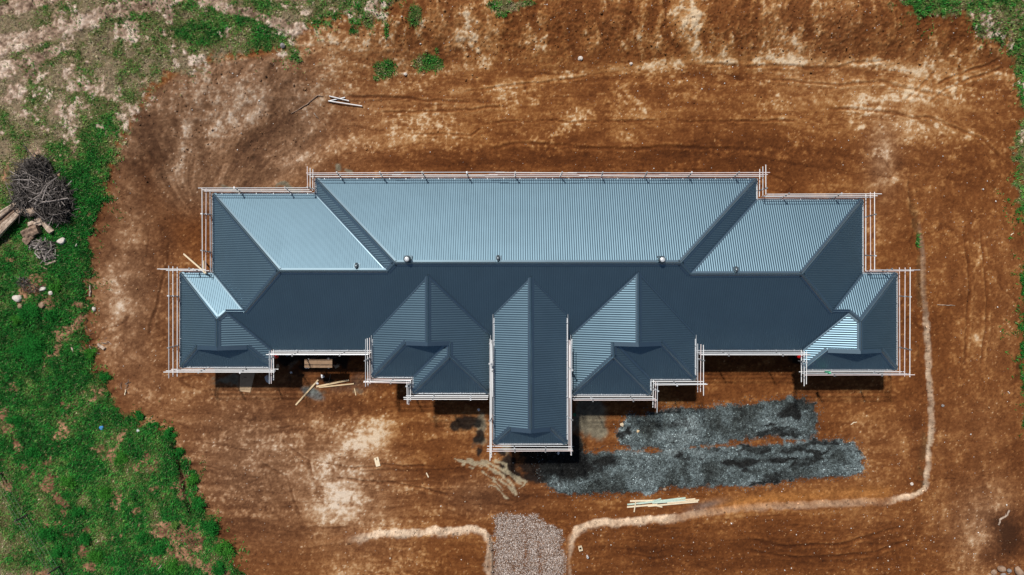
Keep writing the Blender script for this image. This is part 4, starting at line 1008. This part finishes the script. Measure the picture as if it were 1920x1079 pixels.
log([(547, 214, .03), (575, 197, .05), (596, 180.5, .05), (606, 182, .03)], [.03, .035, .03, .02], M_logd, 'long thin bent branch left of the white pipes', cat='branch', name='branch', seed=12)
log([(589, 213, .03), (597, 223, .03)], [.03, .02], M_logw, 'short twig under the thin bent branch', cat='twig', name='twig', seed=13)
log([(78, 500, .03), (90, 507, .03)], [.05, .04], M_logd, 'dark curved branch below the root heap', cat='branch', name='branch', seed=14)
log([(135, 652, .04), (138, 660, .04)], [.05, .045], M_logw, 'pale stick in grass left of the broken log', cat='stick', name='stick', seed=15)
log([(1595, 797, .03), (1600, 793, .03), (1606, 792, .03)], [.025, .03, .02], M_pinew, 'pale twig on soil right of the upper gravel bed', cat='twig', name='twig', seed=16)
log([(1757, 572, .03), (1790, 574, .03)], [.02, .015], M_logw, 'thin pale twig on soil far right', cat='twig', name='twig', seed=17)
log([(1894, 442, .03), (1900, 438, .03)], [.03, .02], M_pinew, 'small pale twig near the right edge', cat='twig', name='twig', seed=18)
log([(297, 1069, .05), (304, 1059, .05)], [.03, .03], M_logw, 'pale stick in the lower left weeds', cat='stick', name='stick', seed=19)
log([(235, 741, .05), (236.5, 731, .05)], [.03, .03], M_pinew, 'pale stick on soil left below the house', cat='stick', name='stick', seed=20)

def brush(name, cu, cv, spread, count, ln, rad0, m, label, cat, seed, height, outline):
    r = random.Random(seed); c = G(cu, cv); mb = MB(); tn = []
    shades = (.03, .045, .07, .12, .22) if m is M_twig else (.07, .16, .28, .42)
    for i in range(count):
        u, v, ru, rv = r.choice(outline)
        a = r.uniform(0, 6.283); q = math.sqrt(r.random())
        p = G(u + ru * q * math.cos(a), v + rv * q * math.sin(a)); hh = height * (1 - q * q * .8) * r.uniform(.1, 1)
        d = r.uniform(0, 6.283); L = ln * r.uniform(.4, 1.2); tilt = r.gauss(0, .25)
        v3 = Vector((math.cos(d), math.sin(d), tilt)); bend = Vector((r.gauss(0, .16), r.gauss(0, .16), r.gauss(0, .08))) * L
        s = p + Vector((0, 0, hh + .03))
        rr_ = rad0 * r.uniform(.5, 1.3)
        if name == 'brushwood_pile' and r.random() < .05: L *= 1.9; rr_ *= 1.7; v3.z *= .4; bend *= 1.6
        pts = [s - v3 * L / 2 - c, s + bend - c, s + v3 * L / 2 + bend * .4 - c]
        for q_ in pts: q_.z = max(q_.z, -.05)
        n0 = len(mb.v); mb.tube(pts, [rr_, rr_ * .9, rr_ * .5], 4, cap=False)
        sh = r.choice(shades) * r.uniform(.6, 1.3); tn += [(sh * 1.12, sh * .98, sh * .9)] * (len(mb.v) - n0)
    o = mb.build(name, M_twigt); o.location = c
    at_ = o.data.attributes.new('tint', 'FLOAT_COLOR', 'POINT'); at_.data.foreach_set('color', np.array([(*q, 1) for q in tn], np.float32).ravel())
    return tag(o, label, cat)
brush('brushwood_pile', 80, 350, 40, 1900, 1.15, .019, M_twig, 'large dark pile of tangled grey brushwood in the grass', 'brushwood', 3, .9,
      [(68, 330, 24, 22), (58, 352, 22, 30), (90, 362, 34, 26), (114, 372, 20, 30), (78, 318, 14, 14), (98, 392, 30, 18), (52, 380, 14, 16), (120, 395, 10, 18)])
brush('brushwood_pile', 80, 350, 40, 420, 1.1, .022, M_logd, 'few thicker pale branches lying on top of the brushwood', 'branches', 4, 1.0, [(70, 345, 30, 36), (100, 372, 32, 24)])
brush('root_heap', 84, 470, 20, 190, .62, .030, M_logw, 'heap of pale root sticks below the logs', 'sticks', 5, .28, [(85, 465, 20, 14), (90, 478, 16, 12), (76, 460, 18, 6)])
brush('stick_scatter', 170, 620, 20, 26, .35, .014, M_logw, 'thin pale sticks strewn along the left turf edge', 'sticks', 6, .05, [(168, 620, 6, 40), (235, 725, 10, 14), (195, 655, 12, 20)])
brush('twig_tangle', 50, 530, 10, 90, .5, .016, M_twig, 'dead grey twigs lying on the shrubby mound', 'twigs', 7, .3, [(62, 540, 22, 10), (45, 530, 14, 8)])

# ------------------------------------------------------------------ wire fence at the lower left
fr = empty('wire_fence', G(50, 965), 'old wire fence with dark posts in the lower left corner', 'fence')
fp = []
for u, v in [(-14, 866), (4, 888), (52, 966), (112, 1062), (160, 1140)]:
    b = G(u, v); fp.append(b); mb = MB()
    mb.tube([b - fr.location + Vector((0, 0, -.2)), b - fr.location + Vector((.02, -.02, 1.1))], [.055, .05], 8, jag=.08); mb.build('post', M_twig, fr)
for h in (.25, .55, .85, 1.05):
    mb = MB(); mb.tube([p - fr.location + Vector((.05, 0, h)) for p in fp], [.0035] * len(fp), 5); mb.build('wire', M_post, fr)

# ------------------------------------------------------------------ vegetation
gmask = np.where(fine, grass, 0)
def scatter(n, weight, umin=-31, umax=31, vmin=-18, vmax=18):
    x = rng.uniform(umin, umax, n); y = rng.uniform(vmin, vmax, n)
    keep = rng.random(n) < at(x, y, weight)
    return x[keep], y[keep]
gx_, gy_ = scatter(1050000, np.clip(np.maximum(gmask, np.where(fine & ~house_m, .14 * edgeL + .22 * ss(-26, 0, np.maximum(gl, gr) + 1.3 * edge) * ss(.5, .62, n_fin), 0)) * (0.45 + 0.55 * lush), 0, 1) * 0.66)
n = len(gx_)
print('grass tufts', n)
lz = at(gx_, gy_, lush); zz = at(gx_, gy_, Zf)
NB = 2
n2 = n * NB
bx = np.repeat(gx_, NB) + rng.normal(0, .02, n2); by = np.repeat(gy_, NB) + rng.normal(0, .02, n2); bz = np.repeat(zz, NB)
ll = np.repeat(lz, NB)
aa = rng.uniform(0, 6.283, n2); L = (0.07 + 0.085 * ll) * rng.uniform(.6, 1.5, n2); W = 0.016 + 0.016 * rng.random(n2)
out = L * rng.uniform(.35, 1.0, n2); hh = L * rng.uniform(.35, 1.1, n2)
ca, sa = np.cos(aa), np.sin(aa)
straw = rng.random(n2) < .05
L = np.where(straw, L * 1.6 + .05, L); W = np.where(straw, .009, W)
v0 = np.stack([bx - sa * W, by + ca * W, bz - .01], -1); v1 = np.stack([bx + sa * W, by - ca * W, bz - .01], -1)
v2 = np.stack([bx + ca * out, by + sa * out, bz + hh], -1)
vt = np.stack([v0, v1, v2], 1).reshape(-1, 3)
cn = np.clip(ll + rng.normal(0, .20, n2), 0, 1)
gc = ramp(cn, [(0, (176, 164, 136)), (.2, (138, 136, 92)), (.42, (98, 128, 58)), (.65, (62, 130, 52)), (.85, (40, 116, 38)), (1, (22, 92, 32))]) * rng.uniform(.5, 1.5, (n2, 1)) * (0.45 + 1.25 * np.repeat(at(gx_, gy_, fbm(X * 2.0, Y * 2.0, 205, 3, .6)), NB))[:, None] * 1.05
gc = np.where(straw[:, None], lin((206, 190, 150)) * rng.uniform(.5, 1.1, (n2, 1)), gc)
go = fast_mesh('grass', vt, np.arange(n2 * 3).reshape(-1, 3), M_grass, np.repeat(gc, 3, 0))
tag(go, 'short green and drying grass round the building site', 'grass', kind='stuff')

def leafball(name, u, v, rad_, hgt, nleaf, size, tint, label, seed, group='leafy weed shrubs in the left turf'):
    r = np.random.default_rng(seed); c = G(u, v)
    root = empty(name, c, label, 'shrub', group)
    k = 16; cc = r.normal(0, 1, (k, 3)); cc /= np.linalg.norm(cc, axis=1)[:, None]; cc = cc * r.uniform(.35, .95, (k, 1)); cc[:, 2] = np.abs(cc[:, 2])
    w_ = r.integers(0, k, nleaf)
    p = cc[w_] * np.array([rad_ * 1.15, rad_ * .95, hgt]) + r.normal(0, 1, (nleaf, 3)) * np.array([rad_, rad_, hgt]) * (.10 + .22 * r.random((k, 1)))[w_]
    p[:, 2] = np.abs(p[:, 2]) + .02
    a = r.uniform(0, 6.283, nleaf); til = r.uniform(-.7, .7, (nleaf, 2)); s = size * r.uniform(.6, 1.4, nleaf)
    dx = np.stack([np.cos(a), np.sin(a), til[:, 0]], -1) * s[:, None]; dy = np.stack([-np.sin(a), np.cos(a), til[:, 1]], -1) * s[:, None] * .45
    vt = np.stack([p - dx, p - dy, p + dx, p + dy], 1).reshape(-1, 3)
    cl = lin(tint)[None] * r.uniform(.55, 1.35, (nleaf, 1)) * (.75 + .35 * r.random((k, 1)))[w_]
    o = fast_mesh('foliage', vt, np.arange(nleaf * 4).reshape(-1, 4), M_leaf, np.repeat(cl, 4, 0).astype(np.float32)); o.parent = root
    mb = MB()
    for q in range(5):
        z3 = Vector(cc[q] * np.array([rad_, rad_, hgt])); mb.tube([(0, 0, -.03), z3 * .5 + Vector((0, 0, .05)), z3], [.02, .014, .006], 4, cap=False)
    mb.build('stems', M_logd, root)
    return root
G1, G2, G3 = (34, 108, 40), (58, 122, 40), (92, 128, 58)
for i, (u, v, r_, h, nl, tn, lb) in enumerate([
    (62, 655, 1.05, .55, 2600, G1, 'widest round bluish green shrub, lower left of the mound'),
    (60, 585, .75, .5, 1600, G1, 'bright shrub growing on the front of the mound'),
    (95, 590, .5, .4, 800, G1, 'dark green shrub at the right side of the mound'),
    (105, 540, .5, .35, 700, G2, 'green shrub at the upper right of the mound'),
    (35, 600, .45, .35, 600, G2, 'small green shrub at the lower left of the mound'),
    (170, 663, .4, .3, 600, G2, 'leafy weed at the soil edge left of the broken log'),
    (195, 705, .5, .3, 700, G1, 'leafy weed bulging onto the soil at the turf edge'),
    (172, 378, .22, .2, 250, G1, 'tiny dark tussock in grass right of the brushwood'),
    (262, 780, .35, .3, 500, G1, 'weed clump on the upper end of the drain edge'),
    (288, 797, .3, .3, 450, G1, 'weed clump beside the upper drain edge, lower one'),
    (322, 812, .4, .35, 600, G1, 'weed clump at the bend of the turf edge'),
    (340, 848, .35, .35, 600, G1, 'weed clump right above the narrow drain'),
    (360, 900, .4, .35, 700, G2, 'weed clump right of the narrow drain'),
    (374, 945, .45, .4, 700, G1, 'weed clump below the narrow drain on the right'),
    (395, 990, .6, .45, 1100, G1, 'dark weed shrub right of the reddish hollow'),
    (420, 1030, .6, .4, 1000, G2, 'weed shrub below the dark one at the soil edge'),
    (412, 1065, .5, .4, 800, G1, 'weed shrub at the bottom edge near the bare soil'),
    (330, 985, .35, .3, 500, G3, 'pale weed on the upper rim of the reddish hollow'),
    (300, 1030, .5, .4, 900, G1, 'weed shrub left of the reddish hollow'),
    (330, 1062, .6, .4, 1000, G2, 'weed shrub at bottom edge below the reddish hollow'),
    (265, 1010, .45, .35, 700, G1, 'weed shrub further left of the reddish hollow'),
    (92, 1000, .6, .45, 1000, G1, 'weed shrub right of the wire fence'),
    (120, 1035, .55, .4, 900, G1, 'weed shrub by the lower fence post'),
    (160, 1010, .5, .4, 800, G1, 'weed shrub between bare patches right of the fence'),
    (185, 1045, .6, .45, 1000, G2, 'weed shrub at the bottom right of the bare patches'),
    (200, 925, .6, .4, 900, G2, 'soft green shrub in the middle of the lower left turf'),
    (150, 960, .5, .35, 800, G1, 'shrub right of the lower bare patch'),
    (130, 905, .5, .35, 800, G2, 'shrub right of the upper bare patch'),
    (60, 850, .5, .35, 800, G1, 'shrub right of the brown strip at the left edge'),
    (30, 790, .5, .35, 800, G1, 'shrub beside the orange bare spot at the left edge'),
    (230, 860, .5, .3, 800, G2, 'low spreading shrub in the lower turf near the pebble ring')]):
    leafball('weed_shrub', u, v, r_ * .8, h * .8, int(nl * 1.5), .036, tn, lb, 200 + i)

# ------------------------------------------------------------------ loose stones (nobody could count them)
OCT = np.array([(1, 0, 0), (-1, 0, 0), (0, 1, 0), (0, -1, 0), (0, 0, 1), (0, 0, -.6)], np.float32)
OF = np.array([(0, 2, 4), (2, 1, 4), (1, 3, 4), (3, 0, 4), (2, 0, 5), (1, 2, 5), (3, 1, 5), (0, 3, 5)])
def chips(name, x, y, size, tints, label, cat, sink=.2, flat=.7):
    n = len(x); z = at(x, y, Zf)
    v = OCT[None] * rng.uniform(.6, 1.25, (n, 6, 1)) * np.stack([np.ones(n), rng.uniform(.6, 1, n), np.full(n, flat)], -1)[:, None, :] * size[:, None, None]
    a = rng.uniform(0, 6.283, n); c, s = np.cos(a)[:, None], np.sin(a)[:, None]
    vx = v[..., 0] * c - v[..., 1] * s + x[:, None]; vy = v[..., 0] * s + v[..., 1] * c + y[:, None]; vz = v[..., 2] + (z + size * (.5 - sink))[:, None]
    vt = np.stack([vx, vy, vz], -1).reshape(-1, 3)
    f = (OF[None] + (np.arange(n) * 6)[:, None, None]).reshape(-1, 3)
    o = fast_mesh(name, vt, f, M_stone, np.repeat(tints, 6, 0).astype(np.float32))
    return tag(o, label, cat, kind='stuff')
def pick(n, cols, var=.25):
    c = np.array([lin(q) for q in cols]); return c[rng.integers(0, len(cols), n)] * rng.uniform(1 - var, 1 + var, (n, 1)) * .85
dmask = np.where(fine, ss(-7, 9, dv + 34 * (n_mid - .5) + 24 * (n_fin - .5)), 0) * np.clip(1.0 - .8 * blob(U, V, 1012, 1070, 5, 60) - .7 * blob(U, V, 985, 1045, 7, 60) - .6 * blob(U, V, 965, 1065, 10, 14), 0.1, 1)
x, y = scatter(34000, dmask, -1.4, 3.3, -18.5, -13.2)
chips('driveway_gravel', x, y, rng.uniform(.02, .048, len(x)), pick(len(x), [(225, 215, 208), (190, 176, 168), (150, 132, 122), (118, 96, 84), (205, 190, 180), (96, 76, 64), (170, 140, 118)]), 'pale mixed gravel of the driveway at the bottom', 'gravel')
gm2 = np.where(fine, np.maximum(grv, .10 * np.maximum(ss(-16, 0, g1 + e2), ss(-16, 0, g2 + e2))), 0); IDX = np.arange(H_ * W_).reshape(H_, W_)
x, y = scatter(120000, gm2, 1, 22, -14, -6.4); gsh = np.where(at(x, y, grv) > .4, 1.0, 0.0)[:, None]
chips('crushed_rock', x, y, rng.uniform(.016, .044, len(x)), (col.reshape(-1, 3)[at(x, y, IDX)] * gsh + lin((96, 106, 108)) * .8 * (1 - gsh)) * np.exp(rng.normal(0, .62, (len(x), 1))), 'blue grey crushed rock spread in two long beds', 'gravel')
soilm = np.where(fine & ~house_m, (1 - edgeL) * (1 - grv) * (1 - ss(-2, 2, dv)), 0)
x, y = scatter(17000, soilm * np.clip(0.25 + 0.5 * ss(.5, .7, n_mid) + .5 * ss(240, 120, V) + .6 * ss(900, 1000, V) * (U > 1050) + .4 * ss(30, 5, -gl), 0, 1))
chips('pebbles', x, y, np.clip(rng.lognormal(-3.85, .5, len(x)), .008, .075), pick(len(x), [(236, 228, 218), (210, 190, 168), (240, 236, 230), (196, 160, 124), (180, 140, 100), (160, 116, 78)]), 'small pale pebbles scattered over the bare soil', 'pebbles')
x, y = scatter(26000, soilm * np.clip(m_top * .9 + 0.5 * m_bowl + 0.9 * ss(40, 8, -gl) + .5 * ss(180, 90, V) + .05, 0, 1))
cc_ = at(x, y, np.arange(H_ * W_).reshape(H_, W_)); cl = col.reshape(-1, 3)[cc_] * rng.uniform(.6, 1.3, (len(x), 1))
chips('soil_clods', x, y, np.clip(rng.lognormal(-3.5, .45, len(x)), .012, .11), cl, 'crumbly brown clods of earth on banks and slopes', 'clods')
x, y = scatter(60000, np.where(fine, np.clip(cl1 + bott * np.clip(wl, 0, 1), 0, 1) * .7, 0), -11, 26, -18.5, 8)
cc_ = at(x, y, IDX); cl = col.reshape(-1, 3)[cc_] * np.exp(rng.normal(0, .4, (len(x), 1)))
chips('clay_crumbs', x, y, np.clip(rng.lognormal(-3.35, .5, len(x)), .015, .11), cl, 'pale clay crumbs along the cut banks', 'clay')
x, y = scatter(2200, np.where(fine, edgeL * (.15 + barem), 0) * .5)
chips('turf_stones', x, y, np.clip(rng.lognormal(-3.6, .5, len(x)), .012, .09), pick(len(x), [(222, 208, 196), (190, 170, 152), (150, 122, 104), (120, 90, 72)]), 'pale stones lying in the turf', 'stones')
print('triangles approx', sum(len(o.data.loops) - 2 * len(o.data.polygons) for o in bpy.data.objects if o.type == 'MESH'))
